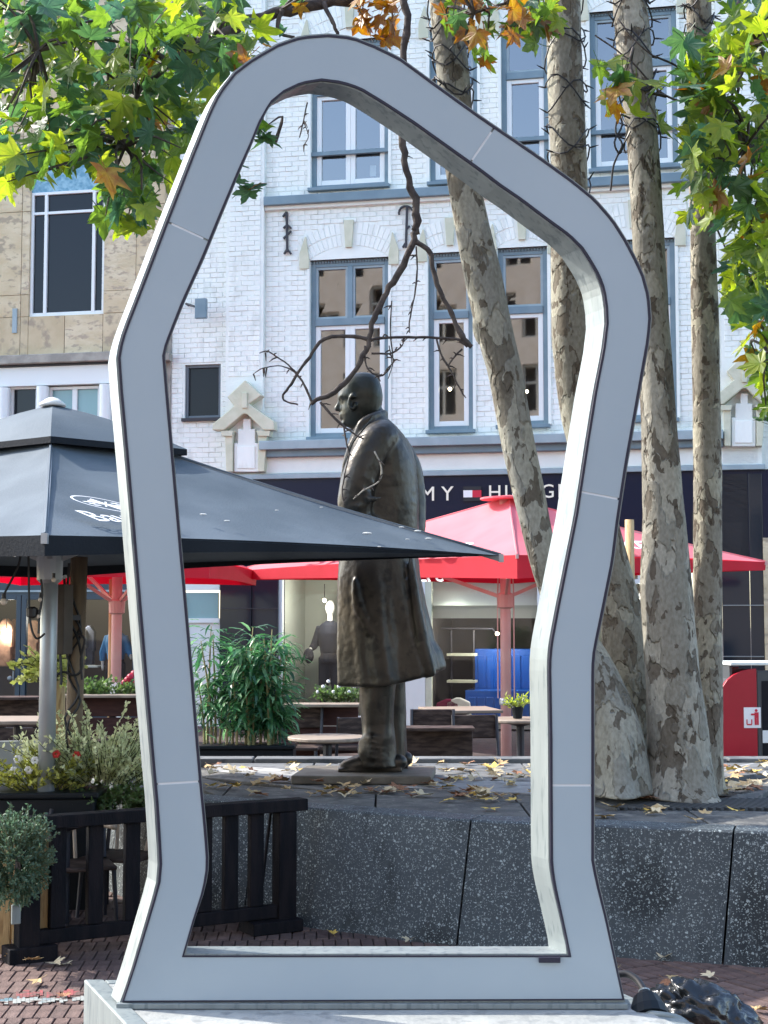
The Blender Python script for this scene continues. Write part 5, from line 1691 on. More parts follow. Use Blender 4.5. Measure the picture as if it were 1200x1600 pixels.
# creases on the sleeve
for (a, b, c, r) in (((560, 738), (570, 755), (586, 768), .020), ((562, 752), (570, 775), (586, 790), .018), ((570, 782), (580, 790), (596, 786), .022), ((545, 790), (560, 800), (575, 797), .016)):
    ct_.tube([sp_(*a, -.415), sp_(*b, -.43), sp_(*c, -.40)], [r*.5, r, r*.4], 8)
# drape ridges down the skirt of the coat
for (pts_, r) in ((((556, 905), (562, 945), (590, 1000), (612, 1062)), .05), (((640, 870), (648, 940), (660, 1010), (672, 1055)), .045), (((608, 880), (606, 950), (612, 1010), (616, 1064)), .04)):
    P_ = catmull([sp_(x, y, -.262 - (y - 700)*.00012) for x, y in pts_], 5)
    ct_.tube(P_, [r*(.25 + .75*math.sin(math.pi*min(1, (i + .4)/len(P_)*.75))) for i in range(len(P_))], 8)
# collar and lapel
ct_.tube(catmull([sp_(556, 690, -.20), sp_(566, 668, -.20), sp_(582, 656, -.17), sp_(598, 648, -.07), sp_(600, 648, .07), sp_(580, 658, .17), sp_(562, 670, .19)], 4), .024, 10)
ct_.tube(catmull([sp_(556, 690, -.20), sp_(546, 712, -.20), sp_(539, 745, -.18), sp_(535, 790, -.16)], 4), [.024]*13, 8)
def rough(co):
    return .004*mnoise.noise(co*6) + .0022*mnoise.noise(co*21) + .0018*mnoise.noise(co*47)
coat = solid(ct_, 'overcoat', M_bronze, stat, .0115, 4, rough)
# seam line down the collar
MB().tube(catmull([sp_(584, 657, -.20), sp_(568, 680, -.26), sp_(552, 702, -.29), sp_(542, 730, -.29)], 5), .005, 6).build('collar_edge', M_bronzeh, stat)

# ================================================================ parasols
def fabric(name, c, c2, trans=.0, rough=.75):
    if trans:
        return leafmat(name, c, c2, trans, rough, 2.0)
    return mat(name, c, rough, c2=c2, scale=2.2, bump=.12, bscale=70, spec=.2)
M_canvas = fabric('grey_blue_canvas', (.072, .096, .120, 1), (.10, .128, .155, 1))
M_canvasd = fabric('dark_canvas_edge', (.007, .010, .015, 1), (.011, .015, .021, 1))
M_alu = mat('aluminium_pole', (.34, .37, .40, 1), .4, metal=.6, c2=(.40, .43, .45, 1), scale=5)
M_rib = mat('grey_rib', (.20, .22, .24, 1), .5, metal=.3)
M_redc = fabric('sunlit_red_canvas', (.60, .145, .175, 1), (.65, .17, .20, 1), .18)  # red cloth whitened towards pink: bright sun on top put into the colour
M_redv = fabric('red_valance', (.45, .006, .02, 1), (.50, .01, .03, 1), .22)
M_pink = mat('pink_lit_painted_pole', (.55, .30, .28, 1), .5, c2=(.58, .36, .33, 1), scale=3)  # painted pole; pink light through the red canopy is put into its colour
def plane_hit(A, B, C_, px, py):
    n = (B - A).cross(C_ - A)
    r = ray(px, py); o = Vector((0, 0, CAMZ))
    return o + r * ((A - o).dot(n) / r.dot(n))
def parasol(name, label, base, apex, corners, mc, mv, mp, mr, pole_r, vh, sag=.05, vent=None, hub_z=None, n=22, group=None):
    e = empty(name, base, 0, label, 'parasol', group)
    o = Vector(base)
    ap = Vector(apex)
    for i in range(4):
        A, B = corners[i], corners[(i+1) % 4]
        mb = MB(); vs, idx, fs = [], {}, []
        for r_ in range(n+1):
            t = r_/n
            for c in range(n+1):
                s = c/n
                p = ap.lerp(A.lerp(B, s), t)
                w = 4*s*(1-s)
                p.z -= sag*w*math.sin(math.pi*t*.9)*.6 - .02*w*t
                p.z -= .028*math.sin(math.pi*t)*1.0
                q_ = p - o
                p.z += (.016*mnoise.noise(q_*1.6) + .007*mnoise.noise(q_*5))*math.sin(math.pi*min(1, t*1.02))*min(1, 3*w)
                idx[r_, c] = len(vs); vs.append(p - o)
        for r_ in range(n):
            for c in range(n):
                if r_ == 0:
                    fs.append((idx[0, c], idx[1, c], idx[1, c+1]))
                else:
                    fs.append((idx[r_, c], idx[r_+1, c], idx[r_+1, c+1], idx[r_, c+1]))
        mb.add(vs, fs).build('canopy_panel', mc, e, smooth=True)
        # valance
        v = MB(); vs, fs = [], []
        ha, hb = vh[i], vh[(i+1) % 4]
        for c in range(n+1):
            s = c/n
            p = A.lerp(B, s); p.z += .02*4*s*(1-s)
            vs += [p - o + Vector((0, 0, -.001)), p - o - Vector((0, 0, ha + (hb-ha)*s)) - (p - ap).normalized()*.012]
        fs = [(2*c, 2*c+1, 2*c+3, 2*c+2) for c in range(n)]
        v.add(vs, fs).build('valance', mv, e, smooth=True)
        # seam, rib and strut
        seam = [ap.lerp(A, t/8) - o + Vector((0, 0, .006 - .028*math.sin(math.pi*t/8))) for t in range(9)]
        MB().tube(seam, .008, 5).build('seam', mc, e)
        MB().bar(ap - o - Vector((0, 0, .05)), A - o - Vector((0, 0, .022)), .022, .03).build('rib', mr, e)
        hz = Vector((0, 0, hub_z))
        m_ = ap.lerp(A, .52 if not vent else .42) - o - Vector((0, 0, .08))
        MB().bar(hz, m_, .03, .04).build('strut', mp, e)
        MB().box(-.014, .014, -.014, .014, -.038, .008, Matrix.Translation(A - o)).build('corner_pocket', M_alu if mc is M_canvas else mp, e)
        if vent:
            f_, lift = vent
            vs, fs = [], []
            top = ap + Vector((0, 0, lift))
            for r_ in range(5):
                for c in range(5):
                    p = ap.lerp(A.lerp(B, c/4), f_*r_/4)
                    p = p + Vector((0, 0, lift*(1 - .25*r_/4))) + Vector((0, 0, .05*math.sin(math.pi*r_/4)*.5))
                    vs.append(p - o)
            for r_ in range(4):
                for c in range(4):
                    a = r_*5 + c
                    fs.append((a, a+5, a+6, a+1) if r_ else (a, a+5, a+6))
            MB().add(vs, fs).build('vent_panel', mc, e, smooth=True)
            vl = MB(); q0 = 20
            vv = []
            for c in range(5):
                p = Vector(vs[20 + c]); vv += [p, p - Vector((0, 0, .035))]
            vl.add(vv, [(2*c, 2*c+1, 2*c+3, 2*c+2) for c in range(4)]).build('vent_edge', mv, e)
    MB().tube([(0, 0, 0), (0, 0, ap.z - o.z - .02)], pole_r, 16).build('pole', mp, e, smooth=True)
    MB().lathe((0, 0, hub_z), [(pole_r*1.05, -.12), (pole_r*1.5, -.10), (pole_r*1.6, .05), (pole_r*1.05, .07)], 14).build('hub', mp, e)
    if vent:
        MB().lathe(ap - o + Vector((0, 0, vent[1] - .01)), [(.075, 0), (.075, .012), (.05, .03), (.03, .045), (.01, .05)], 16).build('cap', mat('white_cap', (.62, .63, .62, 1), .5), e, smooth=True)
    return e
def canopy_text(parent, A, B, C_, p0, p1, hpx_ref, body, m, name='lettering', shear=.35, bold=.02, lift=.012):
    """text lying in the plane A-B-C, baseline through pixels p0 -> p1, cap height in metres"""
    P0, P1 = plane_hit(A, B, C_, *p0), plane_hit(A, B, C_, *p1)
    ex_ = (P1 - P0).normalized()
    nn = (B - A).cross(C_ - A).normalized()
    if nn.z < 0: nn = -nn
    ey = nn.cross(ex_)
    vs, fs = text_poly(body, 1.0, shear, bold, 1.0)
    wid = max(v.x for v in vs)
    k = (P1 - P0).length / wid
    o = parent.location
    ky = hpx_ref / .70
    return MB().add([P0 + ex_*(v.x*k) + ey*(v.y*ky) + nn*lift - o for v in vs], fs).build(name, m, parent)
# ---- dark parasol in the left foreground
ZR = 1.97
Yc = 8.3
cb = at(76, 1000, Yc)
apx = at(80, 647, Yc)
Rr_ = atz(783, 868, ZR); Nn = atz(70, 836, ZR)
Cc = Vector((cb.x, Yc, ZR))
Ll = Vector((2*Cc.x - Rr_.x, 2*Cc.y - Rr_.y + .3, ZR)); Bk = Vector((2*Cc.x - Nn.x, 2*Cc.y - Nn.y, ZR))
dp = parasol('grey_parasol', 'large dark grey-blue two-tier parasol with white print at left', (cb.x, Yc, 0), (cb.x, Yc, apx.z), [Nn, Rr_, Bk, Ll], M_canvas, M_canvasd, M_alu, M_rib, .048, [.095, .006, .08, .10], .06, (.30, .055), hub_z=1.93)
AP = Vector((cb.x, Yc, apx.z - .03))
canopy_text(dp, AP, Nn, Rr_, (150, 823), (276, 829), .125, 'Bavaria', M_whitep, lift=.03, shear=-.6, bold=.004)
el = []
P0 = plane_hit(AP, Nn, Rr_, 163, 797); ex_ = (Rr_ - Nn).normalized(); nn = (Nn - AP).cross(Rr_ - AP).normalized(); nn = nn if nn.z > 0 else -nn; ey = nn.cross(ex_) - ex_*.9
ring = MB(); rv = []
for k in range(28):
    t = 2*math.pi*k/28
    for q in (1.0, .93):
        rv.append(P0 + ex_*(.13*q*math.cos(t)) + ey*(.10*q*math.sin(t)) + nn*.03 - dp.location)
ring.add(rv, [(2*k, 2*((k+1) % 28), 2*((k+1) % 28)+1, 2*k+1) for k in range(28)]).build('oval_emblem', M_whitep, dp)
em = MB()
for a in (35, 145, 90):
    d = ex_*math.cos(R(a)) + ey*math.sin(R(a))
    c = P0 + nn*.03 - dp.location
    s = nn.cross(d)*.008
    em.add([c - d*.06 - s, c - d*.06 + s, c + d*.06 + s, c + d*.06 - s], [(0, 1, 2, 3)])
for sx in (-1, 1):
    c = P0 + ex_*(.075*sx) + nn*.03 - dp.location
    for q in (-.02, .0, .02):
        em.add([c + ey*(q-.005) - ex_*.018, c + ey*(q-.005) + ex_*.018, c + ey*(q+.005) + ex_*.018, c + ey*(q+.005) - ex_*.018], [(0, 1, 2, 3)])
em.build('emblem_mark', M_whitep, dp)
A_, B_ = Ll, Nn
canopy_text(dp, A_, B_, A_ - Vector((0, 0, .2)), (-60, 851), (32, 846), .07, 'Bavaria', M_whitep, lift=.012)
# bird droppings / pale flecks on the canopy
M_fleck = mat('pale_dropping', (.55, .56, .54, 1), .8)
for (px, py, s) in ((571, 841, .02), (625, 831, .012), (650, 837, .016), (667, 849, .016), (500, 800, .008), (352, 822, .012), (315, 812, .014), (634, 850, .009), (590, 862, .008), (430, 805, .008)):
    p = plane_hit(AP, Nn, Rr_, px, py)
    MB().ball((0, 0, 0), (s*1.4, s*.7, s*.35), 7, 5).build('pale_fleck', M_fleck, dp, loc=p + nn*.028 - dp.location)

# ---- red parasols behind
ZR2 = 2.28
c1 = at(790, 1000, 17.3); c1 = Vector((c1.x, 17.3, 0))
N1, R1, L1 = atz(808, 867, ZR2), atz(1197, 878, ZR2), atz(360, 893, ZR2)
B1 = Vector((2*c1.x - N1.x + .2, 2*c1.y - N1.y, ZR2))
ap1 = at(797, 778, 17.3)
rp1 = parasol('red_parasol', 'large red parasol with white print and pink-lit pole behind the statue', c1, (c1.x + .05, 17.3, ap1.z), [N1, R1, B1, L1], M_redc, M_redv, M_pink, M_pink, .062, [.25, .10, .2, .12], .10, None, hub_z=1.86, group='red parasols in front of the shops')
A1 = Vector((c1.x + .05, 17.3, ap1.z - .05))
canopy_text(rp1, A1, N1, R1, (868, 863), (1060, 868), .26, 'SWINKELS', M_whitep, lift=.07)
canopy_text(rp1, A1, L1, N1, (470, 884), (720, 874), .26, 'SWINKELS', M_whitep, lift=.07)
canopy_text(rp1, L1, N1, L1 - Vector((0, 0, .3)), (560, 892), (690, 890), .13, 'SWINKELS', M_whitep, lift=.03)
canopy_text(rp1, N1, R1, N1 - Vector((0, 0, .3)), (955, 883), (1040, 881), .06, 'SWINKELS', M_whitep, lift=.03)
MB().lathe((.05, 0, ap1.z - .02), [(.34, 0), (.34, .02), (.05, .05)], 14).build('cap', M_redc, rp1)
MB().lathe((0, 0, .62), [(.075, 0), (.08, .02), (.08, .06), (.07, .08)], 12).build('collar', M_alu, rp1)
for dx in (-.095, .095):
    MB().tube([(dx, -.03, .7), (dx, -.03, 1.9), (dx*.8, -.03, 2.4)], .008, 5).build('crank_cord', M_pink, rp1)
c2 = at(182, 1000, 18.6); c2 = Vector((c2.x, 18.6, 0))
hw = 1.62
co2 = [c2 + Vector((dx, dy, ZR2)) for dx, dy in ((-hw-.2, -hw+.1), (hw-.25, -hw-.1), (hw, hw), (-hw, hw))]
rp2 = parasol('red_parasol', 'red parasol with pink-lit pole left of the frame leg', c2, (c2.x, c2.y, ZR2 + .62), co2, M_redc, M_redv, M_pink, M_pink, .066, [.20, .20, .2, .2], .08, None, hub_z=1.80, group='red parasols in front of the shops')
A2 = Vector((c2.x, c2.y, ZR2 + .58))
canopy_text(rp2, A2, co2[0], co2[1], (20, 886), (175, 884), .30, 'SWINKELS', M_whitep, lift=.06)
canopy_text(rp2, A2, co2[1], co2[2], (345, 885), (395, 872), .22, 'SWINK', M_whitep, lift=.06)
MB().lathe((0, 0, .75), [(.068, -.42), (.075, -.4), (.08, 0), (.09, .02), (.09, .06), (.07, .08)], 14).build('collar', M_wframe, rp2, smooth=False)

# ================================================================ terrace, left foreground
M_dwood = mat('dark_stained_wood', (.005, .0055, .008, 1), .7, spec=.12, c2=(.012, .010, .012, 1), scale=4, bump=.35, bscale=30, stretch=(6, 6, 1))
M_ywood = mat('yellow_softwood', (.40, .27, .12, 1), .75, c2=(.50, .35, .17, 1), scale=5, bump=.25, bscale=30, stretch=(5, 5, .6), c3=(.30, .19, .08, 1))
M_brwood = mat('brown_post_wood', (.16, .115, .075, 1), .8, c2=(.24, .175, .11, 1), scale=4, bump=.3, bscale=30, stretch=(6, 6, .6))
M_lwood = mat('pale_table_wood', (.20, .155, .115, 1), .6, c2=(.27, .215, .165, 1), scale=5, stretch=(1, 8, 1))
M_maroon = mat('maroon_brown_board', (.045, .018, .016, 1), .6, spec=.25, c2=(.07, .03, .025, 1), scale=4, bump=.2, stretch=(1, 1, 5))
M_plast = mat('black_plastic', (.007, .010, .013, 1), .45, spec=.2)
# railing
fe = empty('terrace_railing', (0, 0, 0), 0, 'low dark stained timber railing behind the left leg of the frame', 'railing')
f0, f1 = atz(38, 1506), atz(458, 1456)
fdir = (f1 - f0).normalized(); fn = Vector((-fdir.y, fdir.x, 0))
fe.location = f0
FL = (f1 - f0).length
def fpt(px, z=0):
    """distance along the railing for an image column"""
    r = ray(px, 1400)
    # intersect vertical plane through f0 along fdir
    n = fn; o = Vector((0, 0, CAMZ))
    p = o + r * ((f0 - o).dot(n) / r.dot(n))
    return (p - f0).dot(fdir)
fm = Matrix(((fdir.x, fn.x, 0), (fdir.y, fn.y, 0), (0, 0, 1)))
def fbar(name, s0, s1, y0, y1, z0, z1, m=M_dwood, par=None):
    mb = MB().box(s0, s1, y0, y1, z0, z1)
    mb.v = [tuple(fm @ Vector(v)) for v in mb.v]
    return mb.build(name, m, par or fe, bevel=.005)
ZT = .68
fbar('top_rail', -.12, FL + .06, -.05, .05, ZT - .06, ZT)
fbar('bottom_rail', .05, FL - .01, -.028, .028, .085, .15)
for c in (89, 147, 205, 262, 318, 359, 399):
    s = fpt(c)
    fbar('baluster', s - .038, s + .038, -.022, .022, .151, ZT - .061)
for s in (fpt(43), fpt(444)):
    fbar('post', s - .05, s + .05, -.045, .045, .03, ZT - .062)
fbar('foot', fpt(10), fpt(85), -.07, .07, .0, .085)
fbar('foot', fpt(385), fpt(462), -.09, .09, .018, .08)
fbar('hinge_plate', fpt(12), fpt(26), -.075, -.055, .20, .29, M_galv)
# brace thin rod
q0, q1 = fpt(412), fpt(428)
b_ = MB().bar((q0, .04, .17), (q1, .04, .62), .012); b_.v = [tuple(fm @ Vector(v)) for v in b_.v]; b_.build('brace', M_dwood, fe)

# plant helpers -------------------------------------------------------
def shoot_bush(parent, c, rx, ry, rz, n, seed, m_leaf, m_stem, needle=.03, width=.006, droop=.3, up=1.0, length=(.12, .3), name='foliage', per=16):
    rr = random.Random(seed)
    lf, st = MB(), MB()
    c = Vector(c)
    for _ in range(n):
        a, r = rr.uniform(0, 6.283), math.sqrt(rr.random())
        base = c + Vector((rx*r*math.cos(a)*.75, ry*r*math.sin(a)*.75, rr.uniform(-.1, .55)*rz))
        d = Vector((math.cos(a)*r*1.1, math.sin(a)*r*1.1, up*rr.uniform(.35, 1.1))).normalized()
        L_ = rr.uniform(*length)
        p1 = base + d*L_*.55; p2 = p1 + (d + Vector((rr.uniform(-.3, .3), rr.uniform(-.3, .3), -droop*rr.random()))).normalized()*L_*.45
        cp_ = catmull([base, p1, p2], 4)
        st.tube(cp_, [.004, .004, .0035, .003, .003, .0025, .002, .002, .001][:len(cp_)], 3)
        for k in range(per):
            t = (k + rr.random())/per
            i = min(int(t*(len(cp_)-1)), len(cp_)-2)
            p = cp_[i].lerp(cp_[i+1], t*(len(cp_)-1)-i)
            ax = (cp_[i+1]-cp_[i]).normalized()
            e = Vector((rr.uniform(-1, 1), rr.uniform(-1, 1), rr.uniform(-.4, 1))).normalized()
            e = (e + ax*.6).normalized()*needle*rr.uniform(.6, 1.2)
            s = e.cross(Vector((rr.uniform(-1, 1), rr.uniform(-1, 1), rr.uniform(-1, 1)))).normalized()*width
            lf.add([p - s*.4, p + e*.5 - s, p + e, p + e*.5 + s], [(0, 1, 2, 3)])
    tag(lf.build(name, m_leaf, parent), kind='stuff')
    tag(st.build('stems', m_stem, parent), kind='stuff')
ML_rose = leafmat('rosemary_green', (.05, .10, .06, 1), (.11, .17, .11, 1), .25, .6, 6)
ML_silver = leafmat('silver_green', (.36, .40, .24, 1), (.56, .58, .38, 1), .4, .6, 5)
ML_mid = leafmat('mid_green', (.05, .09, .03, 1), (.09, .14, .045, 1), .35, .6, 5)
M_stem = mat('plant_stem', (.10, .11, .05, 1), .8)
# rosemary in its yellow timber planter, far left
p = atz(8, 1500)
pl1 = empty('planter_box', (p.x, p.y - .02, 0), R(6), 'yellow timber planter at the bottom left, half hidden by rosemary', 'planter')
for k in range(5):
    for y_ in (0, .34):
        MB().box(-.22 + k*.085, -.22 + k*.085 + .078, y_, y_ + .022, .03, .56).build('board', M_ywood, pl1, bevel=.004)
MB().box(-.2, .19, .03, .33, .40, .53).build('soil', mat('soil', (.03, .022, .017, 1), .95), pl1)
pr = empty('rosemary_bush', (p.x + .02, p.y - .06, .5), 0, 'bushy green rosemary spilling over the yellow planter', 'plant')
rr = random.Random(3)
lf, st = MB(), MB()
cR = at(22, 1345, 6.85) - pr.location
for _ in range(330):
    d = Vector((rr.gauss(0, 1), rr.gauss(0, 1)*.8 - .25, rr.gauss(0, 1)*.85 + .15)).normalized()
    b0 = cR + Vector((d.x*.08, d.y*.07, d.z*.10))
    L_ = rr.uniform(.06, .125)*(1.25 if d.z > .3 else 1)
    d2 = (d + Vector((rr.uniform(-.4, .4), rr.uniform(-.4, .4), .55 if d.z > -.2 else -.3))).normalized()
    cp_ = catmull([b0, b0 + d*L_*.5, b0 + d*L_*.5 + d2*L_*.55], 4)
    st.tube(cp_, .0025, 3)
    for k in range(30):
        t = (k + rr.random())/30
        i = min(int(t*8), 7)
        q = cp_[i].lerp(cp_[i+1], t*8 - i)
        axd = (cp_[i+1] - cp_[i]).normalized()
        e_ = (Vector((rr.uniform(-1, 1), rr.uniform(-1, 1), rr.uniform(-1, 1))).normalized() + axd*.8).normalized()*rr.uniform(.014, .024)
        s_ = e_.cross(Vector((rr.uniform(-1, 1), rr.uniform(-1, 1), rr.uniform(-1, 1)))).normalized()*.0045
        lf.add([q - s_*.4, q + e_*.5 - s_, q + e_, q + e_*.5 + s_], [(0, 1, 2, 3)])
tag(lf.build('foliage', ML_rose, pr), kind='stuff')
tag(st.build('stems', M_stem, pr), kind='stuff')
# black trough with silver bush and dark evergreen, behind the railing
p = atz(70, 1268, .50)
tr_ = empty('black_trough', (p.x, 8.35, 0), R(3), 'black plastic trough behind the railing under the silver bush', 'planter')
MB().box(-.5, .36, -.14, .2, .0, .62).build('trough_body', M_plast, tr_, bevel=.015)
MB().box(-.52, .38, -.16, .22, .621, .655).build('trough_rim', M_plast, tr_, bevel=.01)
sb = empty('silver_bush', (at(140, 1200, 8.5).x, 8.55, .62), 0, 'silvery green bush with upright pale shoots beside the wooden pole', 'plant')
shoot_bush(sb, (.05, 0, .05), .36, .16, .15, 230, 5, ML_silver, M_stem, .036, .009, .1, 1.1, (.16, .42), per=26)
shoot_bush(sb, (.16, -.06, -.08), .30, .12, .10, 190, 6, ML_mid, M_stem, .032, .008, .9, .4, (.12, .26), per=22)
fl_ = empty('flowering_plant', (at(60, 1200, 8.4).x, 8.4, .62), 0, 'low plant with yellowish leaves and red and white flowers', 'plant')
shoot_bush(fl_, (.02, 0, .03), .24, .12, .12, 120, 7, leafmat('yellowish_leaf', (.20, .22, .05, 1), (.32, .32, .09, 1), .4), M_stem, .032, .010, .3, .9, (.10, .22), per=14)
M_flr = mat('red_petal', (.45, .02, .015, 1), .6); M_flw = mat('white_petal', (.7, .7, .68, 1), .6)
for px, py, m_ in ((88, 1178, M_flr), (120, 1180, M_flr), (28, 1186, M_flw), (55, 1188, M_flw), (76, 1177, M_flw), (45, 1203, M_flw), (22, 1204, M_flw)):
    c = at(px, py, 8.28) - fl_.location
    fb = MB()
    for k in range(6):
        a = k*1.047
        fb.ball(c + Vector((.014*math.cos(a), -.004, .014*math.sin(a))), (.011, .006, .011), 6, 4)
    fb.build('flower', m_, fl_)
# poles, box speaker, string lights
wp = empty('wooden_pole', (at(112, 1200, 8.6).x, 8.6, 0), 0, 'brown round timber pole wrapped in black cable beside the grey parasol pole', 'pole')
b = at(112, 870, 8.6).z
MB().tube([(0, 0, 0), (0.01, 0, 1.0), (.025, 0, b)], [.052, .05, .05], 14).build('shaft', M_brwood, wp, smooth=True)
rr = random.Random(8)
for k in range(2):
    q = [Vector((.045*math.cos(t*2.1 + k*1.5) + .01, -.055 - .01*math.sin(t), .75 + .55*k*.3 + t*.13)) for t in range(8)]
    MB().tube(catmull(q, 3), .007, 5).build('cable', M_cable, wp)
for pts_ in (((100, 900), (106, 960), (122, 1000), (128, 1040), (118, 1055), (98, 1050), (80, 1062)), ((122, 990), (132, 1000), (126, 1030), (128, 1062)), ((94, 1022), (96, 1060), (95, 1070)), ((108, 880), (103, 960), (102, 1010))):
    MB().tube(catmull([at(*q, 8.5) - wp.location for q in pts_], 4), .008, 5).build('cable', M_cable, wp)
wp2 = empty('wooden_pole', (at(87, 1200, 9.6).x, 9.6, 0), 0, 'light timber pole with a climbing plant just behind the grey parasol pole', 'pole')
MB().tube([(0, 0, 0), (0, 0, at(87, 1010, 9.6).z)], .055, 14).build('shaft', M_ywood, wp2, smooth=True)
cl = empty('climbing_plant', (at(70, 1060, 9.4).x, 9.4, at(70, 1090, 9.4).z), 0, 'pale green climber hanging around the light timber pole', 'plant')
shoot_bush(cl, (0, 0, .12), .13, .07, .22, 60, 9, leafmat('pale_climber_leaf', (.26, .30, .09, 1), (.42, .44, .20, 1), .45), M_stem, .05, .016, 1.0, .3, (.08, .2), per=8)
wp3 = empty('wooden_pole', (at(175, 1100, 19.4).x, 19.4, 0), 0, 'thin yellow timber pole behind the left red parasol pole', 'pole')
MB().tube([(0, 0, 0), (0, 0, at(175, 905, 19.4).z)], .06, 12).build('shaft', M_ywood, wp3, smooth=True)
wp4 = empty('wooden_pole', (at(987, 1100, 16.0).x, 16.0, 0), 0, 'yellow timber pole between the curved and the foremost trunk', 'pole')
MB().tube([(0, 0, 0), (0, 0, at(987, 812, 16.0).z)], .05, 12).build('shaft', M_ywood, wp4, smooth=True)
bx_ = empty('speaker_box', at(93, 965, 8.45), R(-20), 'brown rectangular speaker box mounted on the wooden pole', 'speaker')
MB().box(-.06, .06, -.05, .05, -.21, .19).build('cabinet', mat('brown_speaker', (.07, .055, .042, 1), .7, c2=(.09, .07, .055, 1), scale=9), bx_, bevel=.006)
MB().bar((-.065, -.04, .195), (.065, -.04, .235), .016, .016).build('bracket', M_wframe, bx_)
MB().bar((.0, .05, .0), (.06, .12, .0), .03).build('arm', M_iron, bx_)
sl = empty('festoon_lights', at(60, 860, 7.6), 0, 'black cable with round bulbs hanging under the grey parasol', 'light string')
for pts_ in (((33, 838), (30, 880), (8, 925), (4, 935)), ((44, 838), (45, 900), (46, 955), (50, 985), (58, 998), (70, 990)), ((0, 860), (30, 862), (62, 858)), ((64, 905), (66, 930), (62, 960), (60, 990))):
    MB().tube(catmull([at(*q, 7.6) - sl.location for q in pts_], 5), .006, 5).build('cable', M_cable, sl)
M_milk = mat('milk_glass', (.66, .58, .48, 1), .2)
for px, py, r in ((6, 940, .019), (63, 937, .012), (60, 963, .012), (84, 906, .013)):
    MB().ball((0, 0, 0), r, 10, 8).build('bulb', M_milk, sl, smooth=True, loc=at(px, py, 7.6) - sl.location)
    MB().tube([(0, 0, r*.8), (0, 0, r*.8 + .025)], r*.6, 8).build('socket', M_cable, sl, loc=at(px, py, 7.6) - sl.location)
MB().lathe(at(50, 957, 7.6) - sl.location, [(.01, -.03), (.028, -.02), (.03, .02), (.012, .03)], 10).build('lamp_holder', M_cable, sl)

# furniture ------------------------------------------------------------
M_chair = mat('dark_chair_wood', (.03, .02, .017, 1), .6, spec=.2, c2=(.08, .055, .045, 1), scale=8, stretch=(1, 1, 4))
M_bent = mat('tan_bentwood', (.30, .22, .155, 1), .5, c2=(.36, .27, .19, 1), scale=8)
def chair(loc, rz, label, mseat=M_chair, mback=None, group='terrace chairs', bent=False):
    e = empty('terrace_chair', loc, rz, label, 'chair', group)
    mb_ = mback or mseat
    MB().box(-.21, .21, -.21, .21, .43, .46).build('seat', mseat, e, bevel=.008)
    for sx in (-1, 1):
        MB().tube([(sx*.19, .19, .43), (sx*.21, .22, 0)], [.016, .012], 8).build('leg', M_iron, e)
        MB().tube([(sx*.19, -.19, .43), (sx*.21, -.24, 0)], [.016, .012], 8).build('leg', M_iron, e)
        MB().tube([(sx*.19, -.19, .46), (sx*.19, -.25, .80)], .014, 8).build('back_post', M_iron, e)
    if bent:
        q = [Vector((.23*math.cos(t), -.05 - .24*math.sin(t), .70)) for t in [math.pi*k/10 for k in range(11)]]
        MB().tube(q, .024, 8).build('bent_rail', mb_, e, smooth=True)
        for k in (3, 5, 7):
            MB().tube([q[k], (q[k].x*.8, q[k].y*.7, .46)], .013, 6).build('spindle', mb_, e)
    else:
        MB().box(-.20, .20, -.275, -.25, .60, .80).build('backrest', mb_, e, bevel=.012)
    return e
def table(loc, w, d, rz, label, top=M_lwood, h=.75, round_=False, group='terrace tables'):
    e = empty('terrace_table', loc, rz, label, 'table', group)
    if round_:
        MB().lathe((0, 0, h - .03), [(w/2 - .01, 0), (w/2, .008), (w/2, .024), (w/2 - .006, .03)], 28).build('table_top', top, e)
    else:
        MB().box(-w/2, w/2, -d/2, d/2, h - .03, h).build('table_top', top, e, bevel=.006)
    MB().tube([(0, 0, .03), (0, 0, h - .031)], .035, 10).build('column', M_iron, e)
    MB().lathe((0, 0, h - .07), [(.03, 0), (.16, .035)], 12).build('mount', M_iron, e)
    MB().box(-.22, .22, -.03, .03, 0, .03).build('foot', M_iron, e); MB().box(-.03, .03, -.22, .22, .031, .05).build('foot', M_iron, e)
    return e
chair((at(118, 1400, 7.75).x, 7.85, 0), R(200), 'dark chair with a tan bentwood back right behind the railing post', M_chair, M_bent, bent=True).scale = (.8, .8, .72)
chair((at(185, 1400, 8.1).x, 8.15, 0), R(165), 'dark chair with a tan bentwood back nearest the frame leg', M_chair, M_bent, bent=True).scale = (.8, .8, .72)
chair((at(20, 1400, 8.0).x, 7.95, 0), R(100), 'dark chair with a tan bentwood back behind the rosemary', M_chair, M_bent, bent=True).scale = (.8, .8, .72)
table((at(98, 1300, 7.7).x, 7.72, 0), .22, .2, R(8), 'small pale topped table between the chairs behind the railing', h=.585)
gc = empty('terrace_chair', (at(10, 1200, 9.2).x, 9.2, 0), R(10), 'grey framed chair back at the far left edge', 'chair', 'terrace chairs')
MB().box(-.2, .2, -.02, .0, .55, .86).build('backrest', mat('pale_grey_mesh', (.38, .42, .42, 1), .6), gc, bevel=.02)
for sx in (-1, 1):
    MB().tube([(sx*.205, 0, 0), (sx*.205, 0, .88)], .014, 8).build('leg', M_iron, gc)
    MB().tube([(sx*.205, -.42, 0), (sx*.205, -.42, .46)], .014, 8).build('leg', M_iron, gc)
MB().box(-.2, .2, -.42, .0, .44, .46).build('seat', M_plast, gc)
